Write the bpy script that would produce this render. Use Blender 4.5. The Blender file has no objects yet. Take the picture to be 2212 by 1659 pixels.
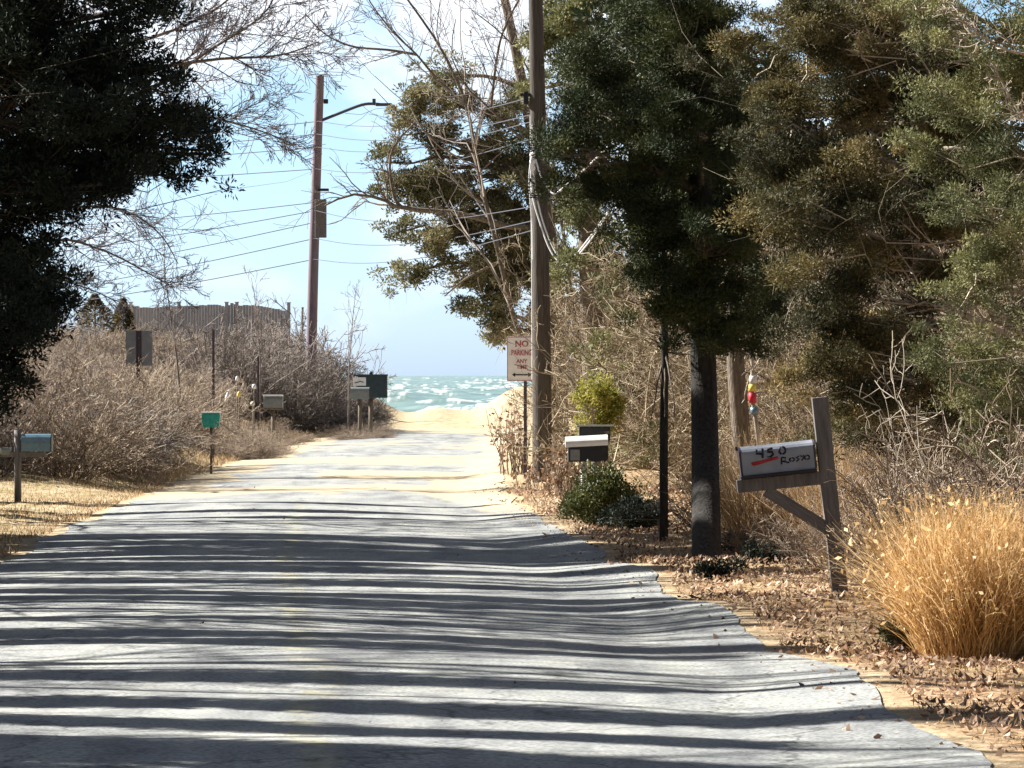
import bpy, bmesh, math, random
import numpy as np
from mathutils import Vector, Matrix, Euler
rad = math.radians
rng = np.random.default_rng(7)
random.seed(7)
scene = bpy.context.scene
COL = scene.collection

# ------------------------------------------------------------------ camera, sky, sun
F = 4267.0; EYE = 1.75
cam = bpy.data.cameras.new("camera"); cam.lens = 150; cam.sensor_width = 36
cam.clip_start = 0.5; cam.clip_end = 60000
camo = bpy.data.objects.new("camera", cam); COL.objects.link(camo)
camo.location = (0, 0, EYE); camo.rotation_euler = (rad(90) - 9.0 / F, 0, 0)
scene.camera = camo

AZ, EL = rad(22), rad(36)                       # sun from the left and ahead
SUN = Vector((-math.cos(AZ) * math.cos(EL), math.sin(AZ) * math.cos(EL), math.sin(EL)))
sl = bpy.data.lights.new("sun", 'SUN'); sl.energy = 5.0; sl.angle = rad(0.5); sl.color = (1, 0.955, 0.88)
so = bpy.data.objects.new("sun", sl); COL.objects.link(so)
so.rotation_euler = SUN.to_track_quat('Z', 'Y').to_euler()

w = bpy.data.worlds.new("World"); scene.world = w; w.use_nodes = True
nt = w.node_tree; N = nt.nodes; L = nt.links; N.clear()
def nn(t, **k):
    n = N.new(t)
    for a, b in k.items(): setattr(n, a, b)
    return n
sky = nn('ShaderNodeTexSky', sky_type='NISHITA', sun_disc=False, sun_elevation=EL,
         sun_rotation=math.atan2(SUN.x, SUN.y), air_density=1.0, dust_density=0.6, ozone_density=1.5)
tc = nn('ShaderNodeTexCoord'); mp = nn('ShaderNodeMapping'); mp.inputs['Scale'].default_value = (9, 9, 17)
mp.inputs['Location'].default_value = (0.35, 0.2, 0.4)
L.new(tc.outputs['Generated'], mp.inputs[0])
ns = nn('ShaderNodeTexNoise'); ns.inputs['Scale'].default_value = 1.6; ns.inputs['Detail'].default_value = 6
ns.inputs['Distortion'].default_value = 0.5
L.new(mp.outputs[0], ns.inputs['Vector'])
mr = nn('ShaderNodeMapRange', interpolation_type='SMOOTHSTEP'); mr.inputs[1].default_value = 0.40; mr.inputs[2].default_value = 0.60
L.new(ns.outputs['Fac'], mr.inputs[0])
sx = nn('ShaderNodeSeparateXYZ'); L.new(tc.outputs['Generated'], sx.inputs[0])
mz = nn('ShaderNodeMapRange'); mz.inputs[1].default_value = 0.0; mz.inputs[2].default_value = 0.09
mz.inputs[3].default_value = 0.25; mz.inputs[4].default_value = 0.95
L.new(sx.outputs['Z'], mz.inputs[0])
mm = nn('ShaderNodeMath', operation='MULTIPLY'); L.new(mr.outputs[0], mm.inputs[0]); L.new(mz.outputs[0], mm.inputs[1])
mx = nn('ShaderNodeMixRGB'); L.new(mm.outputs[0], mx.inputs[0])
# the clear part is the Nishita sky, cooled a little by the blue air over the sea
hs = nn('ShaderNodeMixRGB', blend_type='MULTIPLY'); hs.inputs[0].default_value = 1.0
hz = nn('ShaderNodeMapRange'); hz.inputs[1].default_value = 0.0; hz.inputs[2].default_value = 0.07
L.new(sx.outputs['Z'], hz.inputs[0]); hm = nn('ShaderNodeMixRGB'); L.new(hz.outputs[0], hm.inputs[0])
hm.inputs[1].default_value = (0.82, 1.14, 1.98, 1); hm.inputs[2].default_value = (0.72, 0.92, 1.25, 1); L.new(hm.outputs[0], hs.inputs[2])
L.new(sky.outputs[0], hs.inputs[1])
# bright low sky over the sea, darker blue overhead and behind
gy = nn('ShaderNodeMapRange', interpolation_type='SMOOTHSTEP'); gy.inputs[1].default_value = 0.3; gy.inputs[2].default_value = 0.95
gz = nn('ShaderNodeMapRange', interpolation_type='SMOOTHSTEP'); gz.inputs[1].default_value = 0.10; gz.inputs[2].default_value = 0.45; gz.inputs[3].default_value = 1; gz.inputs[4].default_value = 0
L.new(sx.outputs['Y'], gy.inputs[0]); L.new(sx.outputs['Z'], gz.inputs[0])
gm = nn('ShaderNodeMath', operation='MULTIPLY'); L.new(gy.outputs[0], gm.inputs[0]); L.new(gz.outputs[0], gm.inputs[1])
gf = nn('ShaderNodeMath', operation='MULTIPLY_ADD'); L.new(gm.outputs[0], gf.inputs[0]); gf.inputs[1].default_value = 0.72; gf.inputs[2].default_value = 0.25
L.new(hs.outputs[0], mx.inputs[1]); mx.inputs[2].default_value = (7.6, 7.9, 8.4, 1)
sc_ = nn('ShaderNodeVectorMath', operation='SCALE'); L.new(mx.outputs[0], sc_.inputs[0]); L.new(gf.outputs[0], sc_.inputs['Scale'])
bg = nn('ShaderNodeBackground'); bg.inputs['Strength'].default_value = 0.055
L.new(sc_.outputs[0], bg.inputs[0])
out = nn('ShaderNodeOutputWorld'); L.new(bg.outputs[0], out.inputs[0])
vs = scene.view_settings; vs.view_transform = 'Standard'; vs.look = 'None'; vs.gamma = 1; vs.exposure = 1.62
scene.render.resolution_x = 1024; scene.render.resolution_y = 768
scene.cycles.max_bounces = 5; scene.cycles.diffuse_bounces = 3; scene.cycles.transparent_max_bounces = 4

# ------------------------------------------------------------------ helpers
def sst(a, b, x):
    t = np.clip((np.asarray(x, float) - a) / (b - a), 0, 1); return t * t * (3 - 2 * t)
RY = [0, 19, 24, 30, 38, 48, 60, 73, 90, 108, 140]
RX = [2.25, 2.02, 1.88, 1.45, 0.98, 0.42, -0.1, -0.2, -0.15, -0.1, 0.2]
LX = [-3.4, -3.6, -3.8, -4.2, -4.7, -5.1, -5.3, -5.5, -5.6, -5.6, -5.0]
def xr(y): return np.interp(y, RY, RX) + 0.07 * np.sin(np.asarray(y) * 1.1) + 0.025 * np.sin(np.asarray(y) * 2.3 + 1)
def xl(y): return np.interp(y, RY, LX) + 0.06 * np.sin(np.asarray(y) * 1.3 + 2)
def zg(x, y):
    """height of the ground (and of the road) at x, y"""
    x = np.asarray(x, float); y = np.asarray(y, float)
    a, b = xl(y), xr(y); m = (a + b) / 2; h = (b - a) / 2
    u = np.clip((x - m) / h, -1.2, 1.2)
    z = 0.06 * (1 - u * u) - 0.03
    z = z + 0.012 * np.sin(y * 1.05 + x * 0.4) + 0.010 * np.sin(y * 0.53 + x * 1.1 + 1) + 0.006 * np.sin(y * 2.3 - x * 0.8)
    dr = x - b                                   # right verge
    z = z + 0.11 * sst(-0.9, 0.3, dr) + 0.10 * sst(0.3, 3, dr) + 0.4 * sst(3, 14, dr)
    z = z + 0.03 * np.sin(y * 0.9) * sst(-0.8, 0.2, dr)
    z = z + 0.03 * np.sin(x * 2.1 + y * 1.3) * np.sin(y * 0.7) * sst(0, 1, dr)
    dl = a - x                                   # left verge and bank
    z = z + 0.06 * sst(0, 1.5, dl)
    k = sst(60, 76, y)
    z = z + k * (0.55 * sst(0.2, 2.6, dl) + 0.55 * sst(2.5, 9, dl)) + .3 * sst(105, 140, y) * sst(1.5, 7, dl)
    z = z + 0.08 * np.sin(x * 1.7 + 0.4 * y) * np.sin(y * 0.8 + x) * sst(0.2, 1.5, dl) * (0.3 + k)
    # left bank closes in on the far end, dune ridge, then the beach falls to the sea
    z = z + 0.9 * sst(125, 140, y) * sst(-3.2, -6.5, x) * (1 - sst(165, 200, y))
    ridge = 0.42 + 0.12 * np.sin(x * 2.2 + 1) + 0.75 * sst(-2.3, 0.4, x) + 0.8 * sst(0.5, 5, x)
    z = z + ridge * sst(137, 151, y) * (1 - sst(151, 175, y))
    z = z - 8.0 * sst(158, 250, y)
    return z
def U(xd, yd, D):
    """point seen at (xd, yd) of the 2212-px-wide photo, at distance D"""
    return Vector(((xd / 2.16016 - 512) * D / F, D, EYE - (yd / 2.16016 - 375) * D / F))
def G(xd, yd):
    """where that line of sight meets the ground"""
    D = np.arange(15, 160, 0.05)
    X = (xd / 2.16016 - 512) * D / F; Z = EYE - (yd / 2.16016 - 375) * D / F
    i = np.argmax(Z < zg(X, D)); return Vector((X[i], D[i], float(zg(X[i], D[i]))))

def link(name, me, m=None, parent=None):
    o = bpy.data.objects.new(name, me); COL.objects.link(o)
    if m is not None and me is not None: me.materials.clear(); me.materials.append(m)
    if parent: o.parent = parent
    return o
def tag(o, label=None, cat=None, group=None, kind=None):
    if label: o['label'] = label
    if cat: o['category'] = cat
    if group: o['group'] = group
    if kind: o['kind'] = kind
    return o
def thing(name, label, cat, loc=(0, 0, 0), rz=0, group=None):
    o = bpy.data.objects.new(name, None); COL.objects.link(o); o.location = loc; o.rotation_euler[2] = rz
    o.empty_display_size = 0.2
    return tag(o, label, cat, group)
def npmesh(name, V, Fq, smooth=False, attr=None):
    """V (n,3), Fq (m,k) with constant k"""
    V = np.ascontiguousarray(V, np.float32); Fq = np.ascontiguousarray(Fq, np.int32)
    me = bpy.data.meshes.new(name); k = Fq.shape[1]
    me.vertices.add(len(V)); me.vertices.foreach_set('co', V.ravel())
    me.loops.add(Fq.size); me.loops.foreach_set('vertex_index', Fq.ravel())
    me.polygons.add(len(Fq)); me.polygons.foreach_set('loop_start', np.arange(0, Fq.size, k, dtype=np.int32))
    if smooth: me.polygons.foreach_set('use_smooth', np.ones(len(Fq), bool))
    me.update(calc_edges=True)
    if attr:
        for an, (dom, vals) in attr.items():
            a = me.attributes.new(an, 'FLOAT', dom); a.data.foreach_set('value', np.asarray(vals, np.float32))
    return me
def norm(v): return v / (np.linalg.norm(v, axis=-1, keepdims=True) + 1e-9)
def tubes(P, R, m=3):
    """P (N,n,3) paths, R (N,n) radii -> verts, quads"""
    N_, n, _ = P.shape
    T = norm(np.gradient(P, axis=1)); d = norm(P[:, -1] - P[:, 0])
    ref = np.where(np.abs(d[:, 2:3]) > 0.8, np.array([[1.0, 0, 0]]), np.array([[0, 0, 1.0]]))[:, None, :]
    A = norm(np.cross(T, np.broadcast_to(ref, T.shape))); B = np.cross(T, A)
    an = np.arange(m) * 2 * np.pi / m
    V = P[:, :, None, :] + R[:, :, None, None] * (np.cos(an)[:, None] * A[:, :, None, :] + np.sin(an)[:, None] * B[:, :, None, :])
    idx = np.arange(N_ * n * m).reshape(N_, n, m); nx = np.roll(idx, -1, axis=2)
    Q = np.stack([idx[:, :-1], nx[:, :-1], nx[:, 1:], idx[:, 1:]], -1).reshape(-1, 4)
    return V.reshape(-1, 3), Q
class Acc:
    def __init__(s): s.V = []; s.Q = []; s.n = 0; s.a = []
    def add(s, V, Q, a=None):
        s.V.append(V); s.Q.append(Q + s.n); s.n += len(V)
        s.a.append(np.full(len(Q), 0.5) if a is None else a)
    def tube(s, P, R, m=3):
        if len(P) == 0: return
        V, Q = tubes(np.asarray(P, float), np.asarray(R, float), m); s.add(V, Q, np.repeat(rng.random(len(P)), len(Q) // len(P)))
    def path(s, pts, r0, r1, m=6, n=None):
        p = np.array([tuple(q) for q in pts], float)
        if n:
            t = np.linspace(0, len(p) - 1, n); i = np.clip(t.astype(int), 0, len(p) - 2); f = (t - i)[:, None]
            p0 = p[np.clip(i - 1, 0, None)]; p1 = p[i]; p2 = p[i + 1]; p3 = p[np.clip(i + 2, None, len(p) - 1)]
            p = 0.5 * (2 * p1 + (p2 - p0) * f + (2 * p0 - 5 * p1 + 4 * p2 - p3) * f ** 2 + (3 * p1 - p0 - 3 * p2 + p3) * f ** 3)
        s.tube(p[None], np.linspace(r0, r1, len(p))[None], m); return p
    def mesh(s, name, smooth=False):
        return npmesh(name, np.concatenate(s.V), np.concatenate(s.Q), smooth, {'v': ('FACE', np.concatenate(s.a))})
def walk(p, d, Ln, n, wig, lift=0.0):
    p = p.copy(); d = norm(d.copy()); out_ = [p.copy()]
    for i in range(n - 1):
        d = norm(d + wig * rng.normal(size=d.shape) + np.array([0, 0, lift])); p = p + d * (Ln[:, None] / (n - 1)); out_.append(p.copy())
    return np.stack(out_, 1)
def grow(P, R, k, frac, spread, n=5, wig=0.22, lift=0.03, t0=0.25, rk=0.55, flat=1.0):
    """k children on every path"""
    N_, m, _ = P.shape; t = t0 + (0.98 - t0) * rng.random((N_, k)); x = t * (m - 1)
    i = np.clip(x.astype(int), 0, m - 2); f = (x - i)[..., None]; r = np.arange(N_)[:, None]
    p = P[r, i] * (1 - f) + P[r, i + 1] * f; tan = norm(P[r, i + 1] - P[r, i]); rr = (R[r, i] * (1 - f[..., 0]) + R[r, i + 1] * f[..., 0])
    Lp = np.linalg.norm(np.diff(P, axis=1), axis=2).sum(1)[:, None]
    rnd = rng.normal(size=p.shape); rnd[..., 2] *= flat
    d = norm(tan + spread * norm(rnd)); Ln = Lp * frac * (0.5 + 0.8 * rng.random((N_, k))) * (1.15 - 0.6 * t)
    C = walk(p.reshape(-1, 3), d.reshape(-1, 3), Ln.reshape(-1), n, wig, lift)
    r0 = (rr * rk).reshape(-1); return C, r0[:, None] * np.linspace(1, 0.35, n)[None]

# ------------------------------------------------------------------ materials
def mat(name, base=(0.5, 0.5, 0.5), rough=0.8, ramp=None, scale=None, metal=0, noise=0, nscale=20, bump=0, bscale=60,
        trans=0, attr=None, spec=0.3, stretch=(1, 1, 1), detail=5):
    m = bpy.data.materials.new(name); m.use_nodes = True; t = m.node_tree; n = t.nodes; l = t.links
    b = n['Principled BSDF']; b.inputs['Roughness'].default_value = rough; b.inputs['Metallic'].default_value = metal
    b.inputs['Specular IOR Level'].default_value = spec; b.inputs['Base Color'].default_value = (*base, 1)
    co = n.new('ShaderNodeTexCoord'); mpg = n.new('ShaderNodeMapping'); mpg.inputs['Scale'].default_value = stretch
    l.new(co.outputs['Object'], mpg.inputs[0]); src = None
    if ramp:
        cr = n.new('ShaderNodeValToRGB'); e = cr.color_ramp.elements
        while len(e) < len(ramp): e.new(0.5)
        for q, (pos, c) in zip(e, ramp): q.position = pos; q.color = (*c, 1)
        if attr:
            at = n.new('ShaderNodeAttribute'); at.attribute_name = attr; l.new(at.outputs['Fac'], cr.inputs[0])
        else:
            no = n.new('ShaderNodeTexNoise'); no.inputs['Scale'].default_value = scale or 5; no.inputs['Detail'].default_value = detail
            l.new(mpg.outputs[0], no.inputs['Vector']); l.new(no.outputs['Fac'], cr.inputs[0])
        src = cr.outputs[0]
    if noise:
        no = n.new('ShaderNodeTexNoise'); no.inputs['Scale'].default_value = nscale; no.inputs['Detail'].default_value = 6
        l.new(mpg.outputs[0], no.inputs['Vector'])
        mr_ = n.new('ShaderNodeMapRange'); mr_.inputs[1].default_value = 0.3; mr_.inputs[2].default_value = 0.7
        mr_.inputs[3].default_value = 1 - noise; mr_.inputs[4].default_value = 1 + noise; l.new(no.outputs['Fac'], mr_.inputs[0])
        vm = n.new('ShaderNodeVectorMath'); vm.operation = 'SCALE'; l.new(mr_.outputs[0], vm.inputs['Scale'])
        if src: l.new(src, vm.inputs[0])
        else: vm.inputs[0].default_value = base
        src = vm.outputs[0]
    if src: l.new(src, b.inputs['Base Color'])
    if bump:
        nb = n.new('ShaderNodeTexNoise'); nb.inputs['Scale'].default_value = bscale; nb.inputs['Detail'].default_value = 6
        l.new(mpg.outputs[0], nb.inputs['Vector'])
        bp = n.new('ShaderNodeBump'); bp.inputs['Strength'].default_value = bump; bp.inputs['Distance'].default_value = 0.02
        l.new(nb.outputs['Fac'], bp.inputs['Height']); l.new(bp.outputs[0], b.inputs['Normal'])
    if trans:
        tr = n.new('ShaderNodeBsdfTranslucent'); ms = n.new('ShaderNodeMixShader'); ms.inputs[0].default_value = trans
        if src: l.new(src, tr.inputs[0])
        else: tr.inputs[0].default_value = (*base, 1)
        l.new(b.outputs[0], ms.inputs[1]); l.new(tr.outputs[0], ms.inputs[2]); l.new(ms.outputs[0], n['Material Output'].inputs[0])
    return m
M = {}
M['cedar_dark'] = mat('cedar_dark', ramp=[(0, (.018, .032, .016)), (.5, (.045, .06, .022)), (.85, (.12, .13, .045)), (1, (.24, .23, .09))], attr='v', rough=.7, trans=.15)  # pale ramp end puts sunlit clumps into the leaf colour
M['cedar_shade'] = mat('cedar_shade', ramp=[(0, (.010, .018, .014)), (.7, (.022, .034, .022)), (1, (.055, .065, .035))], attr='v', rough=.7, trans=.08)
M['cedar_brown'] = mat('cedar_brown', ramp=[(0, (.03, .034, .018)), (.4, (.06, .06, .028)), (.72, (.17, .145, .06)), (.9, (.34, .25, .11)), (1, (.55, .38, .17))], attr='v', rough=.75, trans=.2)  # bright ramp end stands in for sunlit specks on the foliage
M['cedar_grey'] = mat('cedar_grey', ramp=[(0, (.04, .05, .028)), (.5, (.14, .15, .065)), (.85, (.30, .29, .13)), (1, (.50, .48, .26))], attr='v', rough=.75, trans=.2)
M['pine'] = mat('pine', ramp=[(0, (.07, .075, .035)), (.45, (.17, .165, .08)), (.8, (.30, .27, .15)), (1, (.45, .39, .25))], attr='v', rough=.75, trans=.25)
M['yellow_green'] = mat('yellow_green', ramp=[(0, (.10, .11, .02)), (.5, (.27, .26, .045)), (1, (.48, .42, .12))], attr='v', rough=.6, trans=.4)
M['boxwood'] = mat('boxwood', ramp=[(0, (.03, .045, .015)), (.6, (.08, .09, .025)), (1, (.2, .19, .05))], attr='v', rough=.6, trans=.2)
M['bark'] = mat('bark', ramp=[(.3, (.10, .08, .06)), (.7, (.22, .18, .14))], scale=9, rough=.95, bump=.8, bscale=12, stretch=(4, 4, 1))
M['bark_pale'] = mat('bark_pale', ramp=[(.3, (.28, .23, .18)), (.7, (.48, .42, .34))], scale=12, rough=.95)
M['bark_dark'] = mat('bark_dark', ramp=[(.3, (.018, .017, .016)), (.7, (.055, .05, .045))], scale=9, rough=.95, bump=.8, bscale=10, stretch=(4, 4, 1))
M['twig'] = mat('twig', ramp=[(0, (.14, .105, .08)), (.5, (.29, .225, .175)), (.85, (.46, .37, .28)), (1, (.64, .54, .40))], attr='v', rough=.9)
M['twig_tan'] = mat('twig_tan', ramp=[(0, (.10, .075, .05)), (.5, (.24, .185, .125)), (.85, (.42, .34, .24)), (1, (.66, .57, .42))], attr='v', rough=.9)
M['twig_grey'] = mat('twig_grey', ramp=[(0, (.12, .10, .095)), (.5, (.23, .195, .175)), (1, (.38, .33, .28))], attr='v', rough=.9)
M['twig_dim'] = mat('twig_dim', ramp=[(0, (.07, .06, .065)), (.5, (.13, .11, .12)), (1, (.22, .19, .18))], attr='v', rough=.95)
M['gold'] = mat('gold', ramp=[(0, (.30, .17, .06)), (.5, (.62, .40, .17)), (1, (.93, .74, .45))], attr='v', rough=.6, trans=.4)
M['reed'] = mat('reed', ramp=[(0, (.20, .12, .06)), (.5, (.40, .27, .14)), (1, (.62, .48, .30))], attr='v', rough=.7, trans=.3)
M['litter'] = mat('litter', ramp=[(0, (.09, .05, .035)), (.4, (.27, .16, .10)), (.75, (.46, .31, .20)), (1, (.72, .57, .44))], attr='v', rough=.6, trans=.2)
M['pole_wood'] = mat('pole_wood', ramp=[(.3, (.045, .038, .034)), (.7, (.105, .09, .078))], scale=6, rough=.85, bump=.5, bscale=8, stretch=(8, 8, .5))
M['pole_far'] = mat('pole_far', ramp=[(.3, (.15, .12, .15)), (.7, (.24, .19, .22))], scale=6, rough=.85, stretch=(8, 8, .5))  # pale purple of distant haze is put into the wood colour
M['post_wood'] = mat('post_wood', ramp=[(.3, (.12, .11, .11)), (.7, (.21, .195, .19))], scale=5, rough=.85, bump=.4, bscale=10, stretch=(9, 9, .8))
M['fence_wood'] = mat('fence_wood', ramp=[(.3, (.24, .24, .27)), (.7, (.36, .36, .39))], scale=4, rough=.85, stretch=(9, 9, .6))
M['metal_back'] = mat('metal_back', (.22, .24, .26), .45, metal=.5, noise=.15, nscale=9)
M['dark_metal'] = mat('dark_metal', (.07, .055, .07), .6, noise=.2)
M['black_paint'] = mat('black_paint', (.015, .016, .022), .4, noise=.3, nscale=10, spec=.4)
M['white_paint'] = mat('white_paint', (.78, .78, .76), .5, noise=.06, nscale=12)
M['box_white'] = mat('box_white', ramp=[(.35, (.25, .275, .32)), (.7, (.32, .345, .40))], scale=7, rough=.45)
M['ink'] = mat('ink', (.02, .02, .04), .7)
M['red_ink'] = mat('red_ink', (.45, .03, .03), .6, noise=.3, nscale=30)
M['sign_red'] = mat('sign_red', (.42, .10, .13), .6, noise=.2, nscale=30)
M['sign_white'] = mat('sign_white', (.80, .79, .80), .45, noise=.06, nscale=8)
M['teal'] = mat('teal', (.04, .36, .30), .45, noise=.1)
M['blue'] = mat('blue', (.16, .26, .34), .3, noise=.1, metal=.2)
M['green_black'] = mat('green_black', (.03, .05, .06), .45, noise=.2, nscale=12)
M['grey'] = mat('grey', (.20, .22, .22), .5, noise=.15)
M['wire'] = mat('wire', (.07, .075, .10), .8)
M['cable_white'] = mat('cable_white', (.75, .77, .80), .35)
M['red'] = mat('red', (.7, .04, .07), .5)
M['yellow'] = mat('yellow', (.85, .68, .15), .5)
M['board'] = mat('board', (.70, .64, .55), .7, noise=.15)

# ground: sand, dry grass, leaf mould on the right verge, all real ground colours laid by place
def ground_material():
    m = bpy.data.materials.new('ground_soil'); m.use_nodes = True; t = m.node_tree; n = t.nodes; l = t.links
    b = n['Principled BSDF']; b.inputs['Roughness'].default_value = .95; b.inputs['Specular IOR Level'].default_value = .1
    co = n.new('ShaderNodeTexCoord')
    def noise(scale, detail=5, st=(1, 1, 1)):
        mp_ = n.new('ShaderNodeMapping'); mp_.inputs['Scale'].default_value = st; l.new(co.outputs['Object'], mp_.inputs[0])
        q = n.new('ShaderNodeTexNoise'); q.inputs['Scale'].default_value = scale; q.inputs['Detail'].default_value = detail
        l.new(mp_.outputs[0], q.inputs['Vector']); return q.outputs['Fac']
    def ramp(f, els):
        c = n.new('ShaderNodeValToRGB'); e = c.color_ramp.elements
        while len(e) < len(els): e.new(.5)
        for q, (p, v) in zip(e, els): q.position = p; q.color = (*v, 1)
        l.new(f, c.inputs[0]); return c.outputs[0]
    sand = ramp(noise(3.5, 8), [(.3, (.32, .25, .155)), (.5, (.43, .345, .225)), (.7, (.53, .44, .30))])
    leaf = ramp(noise(9, 8), [(.3, (.13, .085, .05)), (.45, (.27, .17, .10)), (.6, (.42, .28, .17)), (.75, (.60, .44, .28))])
    at = n.new('ShaderNodeAttribute'); at.attribute_name = 'leafy'
    mix = n.new('ShaderNodeMixRGB'); l.new(at.outputs['Fac'], mix.inputs[0]); l.new(sand, mix.inputs[1]); l.new(leaf, mix.inputs[2])
    gr = ramp(noise(6, 8), [(.3, (.19, .16, .08)), (.7, (.42, .33, .18))])
    a2 = n.new('ShaderNodeAttribute'); a2.attribute_name = 'grassy'
    nm = n.new('ShaderNodeMath'); nm.operation = 'MULTIPLY'; l.new(a2.outputs['Fac'], nm.inputs[0])
    mrr = n.new('ShaderNodeMapRange'); mrr.inputs[1].default_value = .42; mrr.inputs[2].default_value = .58; l.new(noise(1.1, 6), mrr.inputs[0]); l.new(mrr.outputs[0], nm.inputs[1])
    m2 = n.new('ShaderNodeMixRGB'); l.new(nm.outputs[0], m2.inputs[0]); l.new(mix.outputs[0], m2.inputs[1]); l.new(gr, m2.inputs[2])
    l.new(m2.outputs[0], b.inputs['Base Color'])
    bp = n.new('ShaderNodeBump'); bp.inputs['Strength'].default_value = .9; bp.inputs['Distance'].default_value = .05
    l.new(noise(8, 8), bp.inputs['Height']); l.new(bp.outputs[0], b.inputs['Normal'])
    return m
def road_material():
    m = bpy.data.materials.new('old_asphalt'); m.use_nodes = True; t = m.node_tree; n = t.nodes; l = t.links
    b = n['Principled BSDF']; b.inputs['Roughness'].default_value = .8; b.inputs['Specular IOR Level'].default_value = .25
    co = n.new('ShaderNodeTexCoord')
    def noise(scale, detail=5, st=(1, 1, 1)):
        mp_ = n.new('ShaderNodeMapping'); mp_.inputs['Scale'].default_value = st; l.new(co.outputs['Object'], mp_.inputs[0])
        q = n.new('ShaderNodeTexNoise'); q.inputs['Scale'].default_value = scale; q.inputs['Detail'].default_value = detail
        l.new(mp_.outputs[0], q.inputs['Vector']); return q.outputs['Fac']
    def ramp(f, els):
        c = n.new('ShaderNodeValToRGB'); e = c.color_ramp.elements
        while len(e) < len(els): e.new(.5)
        for q, (p, v) in zip(e, els): q.position = p; q.color = (*v, 1)
        l.new(f, c.inputs[0]); return c.outputs[0]
    asp = ramp(noise(.9, 8), [(.3, (.235, .245, .25)), (.55, (.30, .31, .305)), (.75, (.35, .355, .335))])
    grain0 = ramp(noise(38, 4), [(.35, (.62, .62, .63)), (.5, (1, 1, 1)), (.68, (1.3, 1.3, 1.28))])
    stain = ramp(noise(1.6, 9, (1.6, .35, 1)), [(.34, (.68, .68, .70)), (.5, (1, 1, 1)), (.66, (1.14, 1.13, 1.08))])
    g1_ = n.new('ShaderNodeMixRGB'); g1_.blend_type = 'MULTIPLY'; g1_.inputs[0].default_value = 1; l.new(grain0, g1_.inputs[1]); l.new(stain, g1_.inputs[2])
    vo = n.new('ShaderNodeTexVoronoi'); vo.feature = 'DISTANCE_TO_EDGE'; vo.inputs['Scale'].default_value = .55; wn = n.new('ShaderNodeTexNoise'); wn.inputs['Scale'].default_value = 2.5; wn.inputs['Detail'].default_value = 6
    l.new(co.outputs['Object'], wn.inputs['Vector']); wv = n.new('ShaderNodeVectorMath'); wv.operation = 'MULTIPLY_ADD'; l.new(wn.outputs['Color'], wv.inputs[0]); wv.inputs[1].default_value = (.9, .9, 0); l.new(co.outputs['Object'], wv.inputs[2]); l.new(wv.outputs[0], vo.inputs['Vector'])
    ck = ramp(vo.outputs['Distance'], [(0.0, (.45, .45, .45)), (.012, (1, 1, 1))])
    g2_ = n.new('ShaderNodeMixRGB'); g2_.blend_type = 'MULTIPLY'; g2_.inputs[0].default_value = 1; l.new(g1_.outputs[0], g2_.inputs[1]); l.new(ck, g2_.inputs[2]); grain = g2_.outputs[0]
    mu = n.new('ShaderNodeMixRGB'); mu.blend_type = 'MULTIPLY'; mu.inputs[0].default_value = 1; l.new(asp, mu.inputs[1]); l.new(grain, mu.inputs[2])
    sand = ramp(noise(5, 6), [(.3, (.42, .345, .23)), (.7, (.53, .45, .32))])
    at = n.new('ShaderNodeAttribute'); at.attribute_name = 'sandy'
    ad = n.new('ShaderNodeMath'); ad.operation = 'ADD'; l.new(at.outputs['Fac'], ad.inputs[0])
    sb = n.new('ShaderNodeMath'); sb.operation = 'MULTIPLY_ADD'; sb.inputs[1].default_value = 2.2; sb.inputs[2].default_value = -1.1
    l.new(noise(.55, 7, (.8, .45, 1)), sb.inputs[0]); l.new(sb.outputs[0], ad.inputs[1])
    mr_ = n.new('ShaderNodeMapRange'); mr_.inputs[1].default_value = .42; mr_.inputs[2].default_value = .62; l.new(ad.outputs[0], mr_.inputs[0])
    mix = n.new('ShaderNodeMixRGB'); l.new(mr_.outputs[0], mix.inputs[0]); l.new(mu.outputs[0], mix.inputs[1]); l.new(sand, mix.inputs[2])
    # faint worn yellow centre line
    yl = n.new('ShaderNodeAttribute'); yl.attribute_name = 'line'
    ym = n.new('ShaderNodeMath'); ym.operation = 'MULTIPLY'; l.new(yl.outputs['Fac'], ym.inputs[0])
    yr = n.new('ShaderNodeMapRange'); yr.inputs[1].default_value = .45; yr.inputs[2].default_value = .7; yr.inputs[4].default_value = .55
    l.new(noise(3, 6), yr.inputs[0]); l.new(yr.outputs[0], ym.inputs[1])
    m3 = n.new('ShaderNodeMixRGB'); l.new(ym.outputs[0], m3.inputs[0]); l.new(mix.outputs[0], m3.inputs[1]); m3.inputs[2].default_value = (.5, .45, .2, 1)
    l.new(m3.outputs[0], b.inputs['Base Color'])
    bp = n.new('ShaderNodeBump'); bp.inputs['Strength'].default_value = .35; bp.inputs['Distance'].default_value = .01
    l.new(noise(60, 5), bp.inputs['Height']); l.new(bp.outputs[0], b.inputs['Normal'])
    return m

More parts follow.
